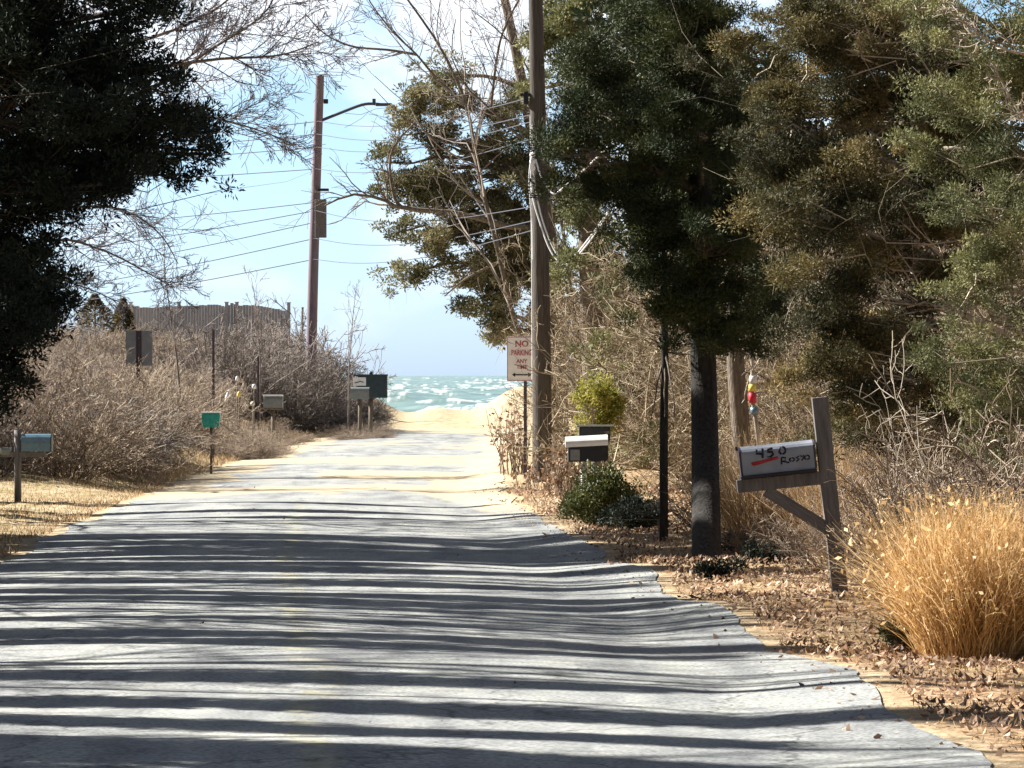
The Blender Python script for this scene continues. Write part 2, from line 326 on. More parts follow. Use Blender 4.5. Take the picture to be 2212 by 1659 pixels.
# ------------------------------------------------------------------ ground, road, sea
xs = np.unique(np.concatenate([np.linspace(-900, -60, 14), np.linspace(-60, -14, 40), np.linspace(-14, 10, 190), np.linspace(10, 60, 40), np.linspace(60, 900, 14)]))
ys = np.unique(np.concatenate([np.linspace(-60, 10, 20), np.arange(10, 180, .35), np.linspace(180, 260, 30)]))
X, Y = np.meshgrid(xs, ys); Z = zg(X, Y)
ins = sst(0.18, 0.42, X - xl(Y)) * sst(0.18, 0.42, xr(Y) - X) * (1 - sst(136, 137, Y)) * (Y > 0)
Z = Z - 0.05 * ins - .004
rown = rng.normal(size=Z.shape) * 0.012 * sst(.25, .8, np.maximum(X - xr(Y), xl(Y) - X)) * (np.abs(X) < 14); Z = Z + rown
idx = np.arange(Z.size).reshape(Z.shape)
Q = np.stack([idx[:-1, :-1], idx[:-1, 1:], idx[1:, 1:], idx[1:, :-1]], -1).reshape(-1, 4)
def bump0(y, c, wd): return np.exp(-((y - c) / wd) ** 2)
leafy = sst(-0.1, 0.35, X - xr(Y)) * (1 - sst(66, 80, Y)) * (0.45 + .55 * sst(48, 30, Y) - .25 * bump0(Y, 58, 9) + .3 * sst(1.0, 2.5, X - xr(Y)))
leafy = np.clip(leafy + sst(1.5, 3, X - xr(Y)) * (1 - sst(100, 130, Y)), 0, 1)
leafy = np.maximum(leafy, .6 * sst(1.8, 4.0, xl(Y) - X) * (1 - sst(135, 150, Y)))
grassy = (sst(0.2, 1.0, xl(Y) - X) + .5 * sst(0.0, .5, X - xr(Y))) * (1 - sst(120, 140, Y))
gme = npmesh('ground', np.stack([X, Y, Z], -1).reshape(-1, 3), Q, True,
             {'leafy': ('POINT', leafy.ravel()), 'grassy': ('POINT', np.clip(grassy, 0, 1).ravel())})
tag(link('ground', gme, ground_material()), kind='structure')

ry = np.concatenate([np.arange(0.5, 137, .22)]); uu = np.linspace(0, 1, 61)
jl = .02 * np.sin(ry * 4.1) + rng.normal(size=len(ry)) * .006; jr = .015 * np.sin(ry * 3.7) + rng.normal(size=len(ry)) * .006
RXX = (xl(ry) + jl)[:, None] * (1 - uu) + (xr(ry) + jr)[:, None] * uu; RYY = np.repeat(ry[:, None], 61, 1)
RZZ = zg(RXX, RYY) + .006
idx = np.arange(RZZ.size).reshape(RZZ.shape)
Q = np.stack([idx[:-1, :-1], idx[:-1, 1:], idx[1:, 1:], idx[1:, :-1]], -1).reshape(-1, 4)
def bump1(y, c, wd): return np.exp(-((y - c) / wd) ** 2)
sandy = .04 + .85 * bump1(RYY, 72, 3.5) * sst(-4.8, -1.5, RXX) + .8 * bump1(RYY, 64, 2.5) + .82 * bump1(RYY, 86, 3.5) + .9 * bump1(RYY, 135, 7) + .35 * bump1(RYY, 104, 5) + .10 * sst(56, 70, RYY)
edge = np.minimum(uu, 1 - uu)[None] * 5.4
sandy = sandy + (.75 * sst(58, 66, RYY) + .12) * (1 - sst(.1, 1.3, edge)) - .1 * sst(50, 40, RYY)
sandy = sandy + .9 * (1 - sst(.3, 1.5, (1 - uu)[None] * 5.4)) * bump1(RYY, 63, 9)
line = ((uu > .455) & (uu < .50))[None] * (1.0 - sst(50, 62, RYY))
rme = npmesh('road', np.stack([RXX, RYY, RZZ], -1).reshape(-1, 3), Q, True,
             {'sandy': ('POINT', sandy.ravel()), 'line': ('POINT', (line + 0 * RYY).ravel())})
tag(link('road', rme, road_material()), kind='structure')

def make_sea():
    d = [200.0]
    while d[-1] < 30000: d.append(d[-1] * (1.006 if d[-1] < 2500 else 1.02))
    d = np.array(d); a = np.radians(np.concatenate([np.linspace(-60, -9, 60), np.arange(-8.9, 9, .035), np.linspace(9.1, 60, 60)]))
    D, A = np.meshgrid(d, a, indexing='ij'); x = D * np.tan(A); y = D
    z = np.zeros_like(x)
    for i in range(34):
        lam = 4 * 1.085 ** i; th = rng.normal() * .75 + .35; k = 2 * np.pi / lam
        z += (.012 * lam ** .75) * np.sin(k * (np.sin(th) * x + np.cos(th) * y) + rng.random() * 6.28)
    z *= 1.0
    pn = sum(np.sin(x * a_ + y * b_ + c_) for a_, b_, c_ in rng.normal(size=(8, 3)) * np.array([.7, .16, 6]))
    foam = .85 * sst(.98, 1.55, z + .15 * pn + .16 * rng.normal(size=z.shape))
    z = (z + .12 * foam) * (1 - sst(4000, 12000, D)) - 4.0
    idx = np.arange(z.size).reshape(z.shape)
    Q = np.stack([idx[:-1, :-1], idx[:-1, 1:], idx[1:, 1:], idx[1:, :-1]], -1).reshape(-1, 4)
    me = npmesh('sea', np.stack([x, y, z], -1).reshape(-1, 3), Q, True, {'foam': ('POINT', foam.ravel())})
    m = bpy.data.materials.new('sea_water'); m.use_nodes = True; n = m.node_tree.nodes; l = m.node_tree.links; b = n['Principled BSDF']
    b.inputs['Roughness'].default_value = .35; b.inputs['Specular IOR Level'].default_value = .4
    at = n.new('ShaderNodeAttribute'); at.attribute_name = 'foam'; mi = n.new('ShaderNodeMixRGB')
    no = n.new('ShaderNodeTexNoise'); no.inputs['Scale'].default_value = .12; co = n.new('ShaderNodeTexCoord'); l.new(co.outputs['Object'], no.inputs['Vector'])
    cr = n.new('ShaderNodeValToRGB'); cr.color_ramp.elements[0].position = .35; cr.color_ramp.elements[0].color = (.10, .18, .17, 1)
    cr.color_ramp.elements[1].position = .65; cr.color_ramp.elements[1].color = (.17, .26, .24, 1); l.new(no.outputs['Fac'], cr.inputs[0])
    l.new(at.outputs['Fac'], mi.inputs[0]); l.new(cr.outputs[0], mi.inputs[1]); mi.inputs[2].default_value = (.8, .82, .80, 1)
    l.new(mi.outputs[0], b.inputs['Base Color'])
    tag(link('sea', me, m), kind='structure')
make_sea()

# ------------------------------------------------------------------ foliage machinery
def leaf_quads(c, d, ln, wd):
    """rhombic leaf faces at c pointing along d"""
    n = len(c); d = norm(d); s = norm(np.cross(d, rng.normal(size=(n, 3)))); ln = ln[:, None]; wd = wd[:, None]
    V = np.stack([c, c + d * ln * .5 + s * wd * .5, c + d * ln, c + d * ln * .5 - s * wd * .5], 1).reshape(-1, 3)
    return V, np.arange(n * 4).reshape(n, 4)
def crown_tree(name, label, cat, base, trunk_pts, r0, r1, blobs, mfol, mbark, clump=.15, dens=4.0, leaves=130, ll=.055, lw=.02,
               group=None, twigs=1.0, droop=0.0, squash=.7, trunk_mat=None, extra=None, grow_=1.0):
    """blobs: (xd, yd, rxd, ryd, D, rD) lobes of the crown"""
    t = thing(name, label, cat, base, group=group); b0 = np.array(base)
    ac = Acc(); tq = [Vector(p) - Vector(base) for p in trunk_pts]; tp = ac.path([tq[0] + Vector((0, 0, -.4))] + tq[1:], r0, r1, 10, n=14)
    tr = link('trunk', ac.mesh('trunk', True), trunk_mat or mbark, t)
    cs, rs, br, brr, tn = [], [], [], [], []
    for (xd, yd, rx, rz, D, rD) in blobs:
        rx *= grow_; rz *= grow_
        c = np.array(U(xd, yd, D)) - b0; k = D / F / 2.16016; R = np.array([rx * k, rD, rz * k])
        n = int(dens * R[0] * R[2] / clump ** 2) + 2
        ns_ = max(5, int(1.5 * R[0] * R[2] / (clump * 2.3) ** 2)); sc0 = norm(rng.normal(size=(ns_, 3))) * (rng.random((ns_, 1)) ** .5) * R * 1.06 + c
        si = rng.integers(0, ns_, n); sr = (clump * 2.3) * (.5 + .9 * rng.random(ns_))[si][:, None]
        p = sc0[si] + norm(rng.normal(size=(n, 3))) * (rng.random((n, 1)) ** .5) * sr * np.array([1.25, 1.25, .85]); tn.append(rng.random(ns_)[si])
        cs.append(p); rs.append(clump * (.6 + .9 * rng.random(n)))
        j = np.argmin(np.abs(tp[:, 2] - (c[2] - .35 * np.linalg.norm((tp[-1] - c)[:2])))); s = tp[j]
        lim = np.linspace(0, 1, 7)[:, None]; lp = s * (1 - lim) + c * lim + np.array([0, 0, 1.0]) * .25 * np.sin(lim * 3.1) * np.linalg.norm(c - s) * .3
        lp = lp + rng.normal(size=lp.shape) * .06 * lim; br.append((lp[None], np.linspace(max(.02, r0 * .3), .014, 7)[None], 5))
        i = rng.integers(2, 7, n); st = lp[i]; tt = np.linspace(0, 1, 5)[None, :, None]
        pp = st[:, None] * (1 - tt) + p[:, None] * tt; ln_ = np.linalg.norm(p - st, axis=1)[:, None, None]
        pp = pp + rng.normal(size=(n, 5, 3)) * .10 * ln_ * np.sin(tt * 3.14); pp = pp[rng.random(n) < .3]; n = len(pp); br.append((pp, np.linspace(.011, .004, 5)[None].repeat(n, 0), 3))
        if twigs:
            C, CR = grow(pp, np.linspace(.008, .004, 5)[None].repeat(n, 0), max(1, int(2 * twigs)), .55, 1.0, 4); br.append((C, CR, 3))
    ab = Acc()
    for P, R, m in br: ab.tube(P, R, m)
    if extra:
        for pts, a_, b_ in extra:
            p = ab.path([Vector(q) - Vector(base) for q in pts], a_, b_, 5, n=12); C, CR = grow(p[None], np.linspace(a_, b_, 12)[None], 14, .35, .9, 6)
            ab.tube(C, np.clip(CR, .004, 1)); C2, CR2 = grow(C, CR, 5, .5, .9, 5); ab.tube(C2, np.clip(CR2, .0035, 1))
    link('limbs', ab.mesh('limbs'), mbark, t)
    cs = np.concatenate(cs); rs = np.concatenate(rs); n = len(cs)
    u = norm(rng.normal(size=(n, leaves, 3))); rr = rng.random((n, leaves, 1)) ** .6
    p = cs[:, None] + u * rr * rs[:, None, None] * np.array([1.15, 1.15, squash])
    d = u + .5 * rng.normal(size=u.shape) + np.array([0, 0, .35 - droop])
    sz = (.6 + .8 * rng.random(n * leaves))
    V, Q = leaf_quads(p.reshape(-1, 3), d.reshape(-1, 3), ll * sz, lw * sz)
    tn = np.concatenate(tn)[:, None]
    v = np.clip(.58 * tn + .17 * rng.random((n, 1)) + .25 * rng.random((n, leaves)), 0, 1).ravel()
    link('foliage', npmesh('foliage', V, Q, False, {'v': ('FACE', v)}), mfol, t)
    return t

# ---- left cedar, in shade, dark
crown_tree('cedar_tree', 'huge dark evergreen filling the upper left corner over the road edge', 'tree', (-7.4, 43, float(zg(-7.4, 43))),
    [(-7.4, 43, 0), (-7.3, 43, 3), (-7.0, 43.2, 6), (-6.8, 43, 9.5)], .26, .08,
    [(60, 110, 240, 190, 42, 1.6), (260, 50, 150, 80, 42.5, 1.2), (380, 10, 60, 35, 42.5, .6), (200, 240, 170, 140, 42, 1.3),
     (340, 190, 70, 90, 42, .8), (120, 410, 115, 110, 42, 1.2), (40, 550, 80, 115, 42, 1.2), (15, 690, 80, 105, 42, 1.1), (20, 640, 80, 90, 41, .6),
     (-15, 800, 60, 75, 42, 1.0), (-10, 850, 40, 40, 42, .8), (0, 620, 90, 190, 42.6, .8), (60, 330, 200, 200, 43, .9), (-150, 300, 200, 350, 43, 2), (-150, 700, 130, 200, 43, 1.6), (-120, 0, 300, 200, 43, 2), (230, 400, 60, 45, 42, .5)],
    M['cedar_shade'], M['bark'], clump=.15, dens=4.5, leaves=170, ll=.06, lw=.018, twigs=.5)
crown_tree('cedar_tree', 'shaggy overhanging evergreen bough with sky gaps beside the dark crown, left', 'tree', (-9.0, 47, float(zg(-9, 47))),
    [(-9, 47, 0), (-8.8, 47, 2.5), (-8.0, 46.5, 4.5), (-6.6, 46, 5.6)], .2, .07,
    [(400, 270, 85, 55, 45, .5), (445, 320, 40, 25, 45, .3), (462, 345, 28, 18, 45, .2), (330, 330, 75, 55, 45, .5), (370, 375, 35, 25, 45, .3),
     (455, 255, 38, 22, 45, .3), (290, 280, 60, 60, 45, .5)],
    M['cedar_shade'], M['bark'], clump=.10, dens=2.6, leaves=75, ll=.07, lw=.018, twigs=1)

# ---- right side, back to front
crown_tree('pine_tree', 'ragged olive brown evergreen leaning over the road behind the near utility pole', 'tree', (0.95, 84, .2),
    [(0.95, 84, .1), (0.8, 84, 4), (0.1, 84, 8), (-.8, 84, 12)], .2, .05,
    [(960, 160, 42, 28, 84, .5), (905, 225, 50, 42, 84, .6), (985, 230, 65, 55, 84, .7), (865, 290, 48, 42, 84, .5), (838, 350, 28, 50, 84, .4),
     (935, 320, 75, 60, 84, .7), (1045, 330, 50, 75, 84, .7), (1070, 430, 105, 90, 84, .9), (945, 410, 80, 55, 84, .7), (860, 495, 42, 26, 84, .4),
     (1000, 500, 130, 55, 84, .9), (860, 588, 62, 15, 84, .4), (985, 575, 115, 48, 84, .8), (1080, 630, 75, 60, 84, .8), (1035, 672, 42, 28, 84, .4),
     (1130, 560, 70, 150, 84, 1.0), (1110, 720, 45, 70, 84, .8), (1200, 700, 60, 180, 84, 1), (1120, 380, 60, 90, 84, .7), (1000, 385, 80, 60, 84, .7), (905, 370, 60, 50, 84, .6), (1095, 280, 50, 60, 84, .6), (1140, 200, 40, 60, 84, .6), (1020, 450, 70, 40, 84, .6), (1160, 460, 60, 200, 84.5, .8)],
    M['pine'], M['bark'], grow_=1.12, clump=.14, dens=2.3, leaves=95, ll=.075, lw=.026, twigs=1.2, trunk_mat=M['bark'],
    extra=[([U(1180, 490, 83), U(1100, 490, 83), U(1000, 462, 82.5), U(870, 450, 82), U(825, 430, 82), U(760, 420, 82), U(700, 445, 82)], .075, .015),
           ([U(870, 450, 82), U(850, 420, 82), U(845, 330, 82), U(900, 260, 82)], .04, .015),
           ([U(1090, 560, 82), U(1010, 600, 82), U(960, 640, 82)], .03, .012)])
crown_tree('cedar_tree', 'tall grey green evergreen rising directly behind the near utility pole', 'tree', (1.45, 72, .2),
    [(1.45, 72, .1), (1.3, 72, 4), (1.2, 72, 8), (1.0, 72, 11)], .22, .12,
    [(1215, 50, 60, 80, 72, .8), (1245, 150, 55, 60, 72, .8), (1170, 100, 35, 70, 72, .5), (1150, 190, 30, 30, 72, .4), (1255, 470, 60, 55, 72, .7), (1230, 560, 50, 40, 72, .6),
     (1310, 560, 70, 50, 72, .7), (1300, 20, 90, 70, 72, .8), (1290, 380, 60, 60, 73, .7)],
    M['cedar_grey'], M['bark_pale'], clump=.15, dens=4.2, leaves=100, ll=.075, lw=.028, twigs=1,
    trunk_mat=M['bark'])
back = [(1700, 200), (1900, 150), (2100, 200), (1500, 100), (1600, 400), (1800, 400), (2000, 420), (2180, 450), (1650, 650), (1850, 650), (2050, 680), (2200, 700), (1400, 200), (1420, 400), (2100, 900), (1900, 900), (2250, 900), (1980, 1030)]
crown_tree('cedar_tree', 'dense brown backdrop evergreen deepest in the stand on the right', 'tree', (5.6, 56, .4),
    [(5.6, 56, .3), (5.6, 56, 4), (5.4, 56, 8), (5.4, 56, 11)], .3, .1,
    [(x, y, 165, 140, 56, 1.2) for x, y in back], M['cedar_dark'], M['bark'], clump=.22, dens=4.5, leaves=120, ll=.09, lw=.04, twigs=.4)
crown_tree('cedar_tree', 'dark green roadside cedar with the thick straight black trunk', 'tree', tuple(G(1528, 1215)),
    [G(1528, 1215), U(1522, 900, 40), U(1515, 600, 40), U(1510, 200, 40.2), U(1500, -150, 40.2)], .14, .10,
    [(1340, 70, 120, 100, 40, .9), (1290, 250, 85, 80, 40, .7), (1215, 335, 32, 26, 39.5, .3), (1280, 370, 70, 45, 40, .5), (1400, 340, 150, 110, 40, .9),
     (1370, 460, 95, 60, 40, .7), (1500, 180, 180, 130, 40.3, 1), (1500, 480, 150, 110, 40, .9), (1440, 590, 75, 55, 40, .6), (1540, 640, 120, 75, 40, .7),
     (1450, 690, 60, 28, 40, .4), (1660, 430, 120, 100, 41, .9), (1650, 600, 95, 80, 41, .7), (1500, 20, 160, 90, 40, 1), (1600, 730, 80, 35, 40, .5),
     (1510, 300, 110, 90, 39.3, .4), (1500, 90, 120, 100, 39.3, .4), (1500, 540, 100, 70, 39.3, .3), (1560, 730, 70, 28, 39.6, .3)],
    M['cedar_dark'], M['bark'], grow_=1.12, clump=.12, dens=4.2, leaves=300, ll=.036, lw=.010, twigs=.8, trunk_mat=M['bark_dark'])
crown_tree('cedar_tree', 'broad rusty olive evergreen spreading over the white numbered mailbox', 'tree', (4.75, 37.9, .3),
    [(4.75, 37.9, .2), (4.7, 37.9, 3), (4.6, 37.9, 6), (4.5, 37.9, 8)], .15, .06,
    [(1740, 110, 130, 110, 37, .9), (1890, 190, 120, 100, 37.5, .9), (1720, 290, 110, 90, 37, .8), (1870, 380, 130, 85, 37, .9), (1760, 470, 110, 80, 36.5, .8),
     (1920, 540, 110, 75, 37, .8), (1770, 640, 105, 75, 36.5, .7), (1900, 700, 130, 70, 37, .8), (1850, 820, 120, 60, 36.5, .7), (1980, 800, 90, 60, 37, .7),
     (1800, 740, 60, 60, 36.2, .5), (1880, 910, 90, 50, 37, .6), (1980, 920, 110, 65, 37.5, .7), (1900, 20, 180, 80, 37.5, 1), (2020, 250, 90, 100, 37.3, .7), (2040, 450, 90, 90, 37.3, .7), (2060, 650, 90, 80, 37.3, .7), (1640, 160, 70, 90, 37.6, .6), (2120, 880, 90, 60, 37.3, .6)],
    M['cedar_brown'], M['bark_pale'], grow_=1.27, clump=.11, dens=4.2, leaves=250, ll=.034, lw=.010, twigs=1.0)
crown_tree('cedar_tree', 'sunlit grey green evergreen at the right edge with pale bare limbs', 'tree', (5.4, 31.5, .3),
    [(5.4, 31.5, .2), (5.4, 31.5, 2.5), (5.3, 31.5, 5), (5.2, 31.5, 6.6)], .13, .05,
    [(2000, 40, 80, 80, 31.8, .6), (2200, 20, 80, 80, 31.5, .6), (2040, 200, 70, 70, 32, .6), (2200, 400, 60, 60, 31.5, .6), (2120, 100, 110, 100, 31.5, .7), (2190, 260, 80, 90, 31.5, .6), (2060, 330, 80, 60, 32, .5), (2150, 470, 80, 55, 31, .5), (2080, 590, 60, 40, 31, .4),
     (2180, 560, 60, 50, 31, .5), (2190, 700, 50, 50, 31, .4), (2060, 760, 90, 40, 31.5, .5), (2160, 820, 90, 60, 31.5, .5), (2140, 930, 80, 60, 32, .5), (2180, 1020, 60, 50, 32, .5)],
    M['cedar_grey'], M['bark_pale'], grow_=1.2, clump=.10, dens=3.9, leaves=210, ll=.029, lw=.009, twigs=1.0,
    extra=[([U(2260, 120, 30), U(2180, 110, 30), U(2110, 70, 30), U(2050, 20, 30)], .011, .005), ([U(2260, 300, 30), U(2200, 240, 30), U(2150, 150, 30)], .009, .005)])

crown_tree('holly_tree', 'loose olive green growth mixed into the tan brush behind the black mailboxes', 'tree', (3.0, 61, .2),
    [(3.0, 61, .1), (2.8, 61, 2), (2.6, 61, 4)], .05, .02,
    [(1330, 640, 60, 50, 60, .5), (1420, 760, 60, 60, 60, .5), (1275, 740, 40, 50, 60, .4), (1350, 850, 70, 50, 59, .5), (1250, 560, 50, 40, 60, .4), (1400, 960, 50, 50, 58, .4), (1480, 900, 50, 70, 60, .5), (1660, 700, 90, 90, 60, .6), (1560, 820, 60, 60, 60, .5)],
    M['cedar_grey'], M['twig_tan'], clump=.14, dens=1.8, leaves=80, ll=.06, lw=.022, twigs=1)

# ------------------------------------------------------------------ bare trees
def bare_tree(name, label, cat, base, h, r0, nl=16, mats=('bark', 'twig_grey'), lean=(0, 0), spread=1.0, lv=(6, 6, 4), group=None, tmin=.25, seg=.5, lift=.03, data=None):
    t = thing(name, label, cat, base, group=group)
    tr = walk(np.zeros((1, 3)), np.array([[lean[0], lean[1], 1.0]]), np.array([h]), 12, .05, .01); R = np.linspace(r0, r0 * .18, 12)[None]
    a = Acc(); a.tube(tr, R, 9); C, CR = grow(tr, R, nl, seg, spread, 9, .12, lift, tmin, .5); a.tube(C, CR, 5)
    link('trunk', a.mesh('trunk', True), M[mats[0]], t)
    b = Acc(); P, PR = C, CR
    for k, fr in zip(lv, (.5, .55, .6)):
        if not k: continue
        P, PR = grow(P, PR, k, fr, .85, 6, .16, lift, .2, .6); b.tube(P, np.clip(PR, .0045, 1), 3)
    link('twigs', b.mesh('twigs'), M[mats[1]], t)
    return t
def manual_bare(name, label, base, paths, mtr, mtw, k1=16, k2=5, group=None, f1=.3):
    t = thing(name, label, 'tree', base, group=group); a = Acc(); b = Acc()
    for pts, r0, r1 in paths:
        p = a.path([Vector(q) - Vector(base) for q in pts], r0, r1, 6, n=16)
        C, CR = grow(p[None], np.linspace(r0, r1, 16)[None], k1, f1, .9, 7, .16, .03, .1, .5); b.tube(C, np.clip(CR, .005, 1))
        C, CR = grow(C, CR, k2, .5, .9, 5, .18); b.tube(C, np.clip(CR, .0045, 1)); C, CR = grow(C, CR, 3, .55, .9, 4, .18); b.tube(C, np.clip(CR, .004, 1))
    link('trunk', a.mesh('trunk', True), mtr, t); link('twigs', b.mesh('twigs'), mtw, t); return t
manual_bare('bare_tree', 'leafless tree with a haze of fine twigs behind the dark left evergreen', (-8.6, 66, float(zg(-8.6, 66))),
    [([Vector((-8.6, 66, .2)), U(-90, 600, 66), U(-60, 350, 66), U(60, 150, 66), U(160, -100, 66)], .14, .04),
     ([U(-70, 400, 66), U(150, 270, 66), U(330, 190, 66), U(450, 110, 66), U(560, 40, 66), U(600, -20, 66)], .05, .008),
     ([U(-20, 300, 66), U(250, 170, 66), U(450, 130, 66), U(600, 120, 66), U(690, 90, 66)], .045, .008),
     ([U(-50, 420, 66), U(200, 290, 66), U(400, 250, 66), U(520, 270, 66), U(610, 300, 66)], .04, .008),
     ([U(60, 150, 66), U(300, 90, 66), U(450, 30, 66), U(560, -60, 66)], .04, .01)],
    M['bark'], M['twig_dim'], 30, 10, f1=.27)
manual_bare('bare_tree', 'lower leafless tree with drooping twigs above the brown thicket, left', (-10.4, 74, float(zg(-10.4, 74))),
    [([Vector((-10.4, 74, .6)), U(-140, 700, 74), U(-100, 450, 74), U(-60, 300, 74)], .12, .04),
     ([U(-120, 560, 74), U(100, 460, 74), U(250, 450, 74), U(340, 500, 74), U(385, 570, 74)], .035, .007),
     ([U(-120, 600, 74), U(100, 520, 74), U(220, 540, 74), U(320, 590, 74), U(370, 620, 74)], .035, .007),
     ([U(-120, 650, 74), U(80, 600, 74), U(180, 620, 74), U(250, 650, 74)], .03, .007)],
    M['bark'], M['twig_dim'], 26, 9, f1=.30)
manual_bare('bare_tree', 'dark leafless tree arching up and left across the sky behind the near pole', (1.0, 79, .2),
    [([Vector((1.0, 79, .1)), U(1130, 760, 79), U(1070, 520, 79), U(1040, 400, 79), U(1025, 320, 79), U(1010, 235, 79), U(985, 170, 79), U(950, 100, 79), U(910, 40, 79), U(860, -30, 79), U(800, -120, 79)], .055, .015),
     ([U(1010, 230, 79), U(940, 165, 79), U(900, 118, 79), U(850, 70, 79), U(800, 5, 79), U(770, -60, 79)], .028, .01),
     ([U(900, 118, 79), U(840, 108, 79), U(760, 100, 79), U(700, 72, 79), U(660, 30, 79)], .03, .01)],
    M['bark'], M['twig_grey'], 18, 4)
manual_bare('bare_tree', 'slim leafless tree reaching left from beside the top of the near pole', (1.75, 77, .3),
    [([Vector((1.75, 77, .2)), U(1245, 700, 77), U(1200, 400, 77), U(1150, 320, 77), U(1110, 285, 77), U(1060, 235, 77), U(1010, 190, 77), U(975, 120, 77), U(985, 40, 77)], .042, .008),
     ([U(1200, 400, 77), U(1180, 250, 77), U(1130, 130, 77), U(1080, 70, 77), U(1030, 30, 77)], .026, .01),
     ([U(1060, 235, 77), U(1080, 90, 77), U(1120, 0, 77), U(1150, -60, 77)], .03, .012)],
    M['bark'], M['twig_grey'], 18, 5)
for i, (x, y, s_, h) in enumerate([(392, 640, 96, 2.6), (560, 660, 120, 2.2), (750, 760, 122, 3.4)]):
    p = U(x, y, s_); gz = float(zg(p.x, s_))
    bare_tree('sapling', ['spindly leafless sapling standing up in front of the left end of the fence', 'tiny leafless sapling just showing above the right half of the fence',
              'wispy leafless sapling right of the far utility pole against the sky'][i], 'sapling', (p.x, s_, gz), [4.6, 4.2, 4.4][i], .03, 9, ('twig_grey', 'twig_grey'), lv=(3, 3, 0), spread=.5, tmin=.4, seg=.35)

# trees standing off the left of the picture: their shadows stripe the road
def copy_thing(src, loc, rz, sc, label=None):
    r = src.copy(); COL.objects.link(r); r.location = loc; r.rotation_euler = (0, 0, rz); r.scale = (sc, sc, sc)
    if label: r['label'] = label
    for ch in src.children:
        c = ch.copy(); COL.objects.link(c); c.parent = r
    return r
LBL = 'tall leafless roadside tree on the left whose shadow stripes the road'
GRP = 'leafless trees along the left roadside'
sh = [(-9.5, 34.5, 0, .95), (-11, 47, 1, 1.05), (-12, 37, 2, 1.05), (-8.6, 33, 3, .85), (-13, 50, 5, 1.1), (-12, 29, 1.2, 1.0), (-9.5, 45.5, 3.3, .9), (-10, 53, 2.2, .9), (-10, 23, 4.4, .9)]
protoA = bare_tree('roadside_tree', LBL, 'tree', (sh[0][0], sh[0][1], 0), 10.5, .17, 20, spread=1.0, lv=(6, 5, 2), seg=.42, tmin=.22, group=GRP)
protoB = bare_tree('roadside_tree', LBL, 'tree', (sh[1][0], sh[1][1], 0), 12, .2, 24, spread=.9, lv=(6, 5, 2), seg=.36, tmin=.3, lean=(.08, .05), group=GRP)
for i, (x, y, rz, sc) in enumerate(sh):
    if i == 0: o = protoA; o.rotation_euler[2] = rz
    elif i == 1: o = protoB; o.rotation_euler[2] = rz
    else: o = copy_thing(protoA if i % 2 else protoB, (x, y, float(zg(x, y)) - .05), rz, sc)

# dense evergreens left of the picture; those behind the viewer are added to block skylight
def column_evergreen(loc, h, r, label, grp):
    t = thing('roadside_evergreen', label, 'tree', loc, group=grp); a = Acc(); a.path([Vector((0, 0, -.2)), Vector((.1, 0, h * .5)), Vector((0, 0, h))], .16, .03, 9, n=10); link('trunk', a.mesh('trunk', True), M['bark'], t)
    n = 520; z = .6 + (h - .6) * rng.random(n); R = r * np.clip(1.15 * (1 - ((z - h * .45) / (h * .6)) ** 2), .1, 1) * (.8 + .2 * np.sin(z * 3)); an = rng.random(n) * 6.28; q = R * rng.random(n) ** .5
    c = np.stack([np.cos(an) * q, np.sin(an) * q, z], -1); k = 36; u = norm(rng.normal(size=(n, k, 3))); p = c[:, None] + u * (rng.random((n, k, 1)) ** .5) * .3
    V, Q = leaf_quads(p.reshape(-1, 3), u.reshape(-1, 3) + .3, np.full(n * k, .13), np.full(n * k, .06)); link('foliage', npmesh('foliage', V, Q, False, {'v': ('FACE', rng.random(n * k))}), M['cedar_dark'], t); return t
EG = 'evergreens along the left roadside'
e0 = column_evergreen((-9.6, 48.6, 0), 9.5, .55, 'dense evergreen on the left roadside throwing a broad shadow band over the road', EG)
for x, y, rz, sc in ((-13.2, 43.0, 3, 1.0),): copy_thing(e0, (x, y, float(zg(x, y))), rz, sc)
e1 = column_evergreen((-8.6, 45.6, 0), 9.0, .30, 'narrow columnar evergreen on the left roadside throwing a thin shadow band', EG)
for x, y, rz, sc in ((-8.2, 46.9, 1, 1.0), (-9.3, 56.5, 1, .9), (-8.8, 43.7, 2, 1.1), (-5.8, 42.6, 2.6, 1.0), (-9.6, 59.5, 2, .8), (-8.8, 53.6, 2, .8), (-8.3, 42.2, 2.2, .9), (-9, 40.4, 1.2, 1.0), (-8.4, 27.1, 1.9, .8), (-8, 23.6, 4, .8), (-8.2, 20.9, 3, 1), (-8.2, 38.2, 3, .8), (-8.4, 36.3, 4, .9), (-9, 31.2, 5, 1.0), (-8.0, 29.8, 1, .8), (-8.2, 25.2, 2, 1.0), (-8.3, 21.9, .5, 1.0), (-8.8, 22.6, 2.5, .9),  # the one nearest the road is added to shade the thick trunk
                     (-8.0, 34.9, 2, .8), ):
    copy_thing(e1, (x, y, float(zg(x, y))), rz, sc)
def slim_trunk(loc, h, r):
    t = thing('slim_tree', 'slim straight leafless trunk in the stand left of the road', 'tree', loc, group='slim trunks along the left roadside'); a = Acc(); tr = walk(np.zeros((1, 3)), np.array([[.0, .0, 1.0]]), np.array([h]), 10, .025, .01); R = np.linspace(r, r * .4, 10)[None]
    a.tube(tr, R, 8); link('trunk', a.mesh('trunk', True), M['bark'], t); a = Acc(); C, CR = grow(tr, R, 16, .13, 1.2, 6, .15, .0, .3, .35); a.tube(C, CR); C, CR = grow(C, CR, 5, .6, .9, 5); a.tube(C, np.clip(CR, .004, 1)); link('twigs', a.mesh('twigs'), M['bark'], t); return t
st = [slim_trunk((-8, 33.5, 0), 10, .11), slim_trunk((-8.4, 39.6, 0), 11, .08), slim_trunk((-8.8, 30.6, 0), 10, .06)]
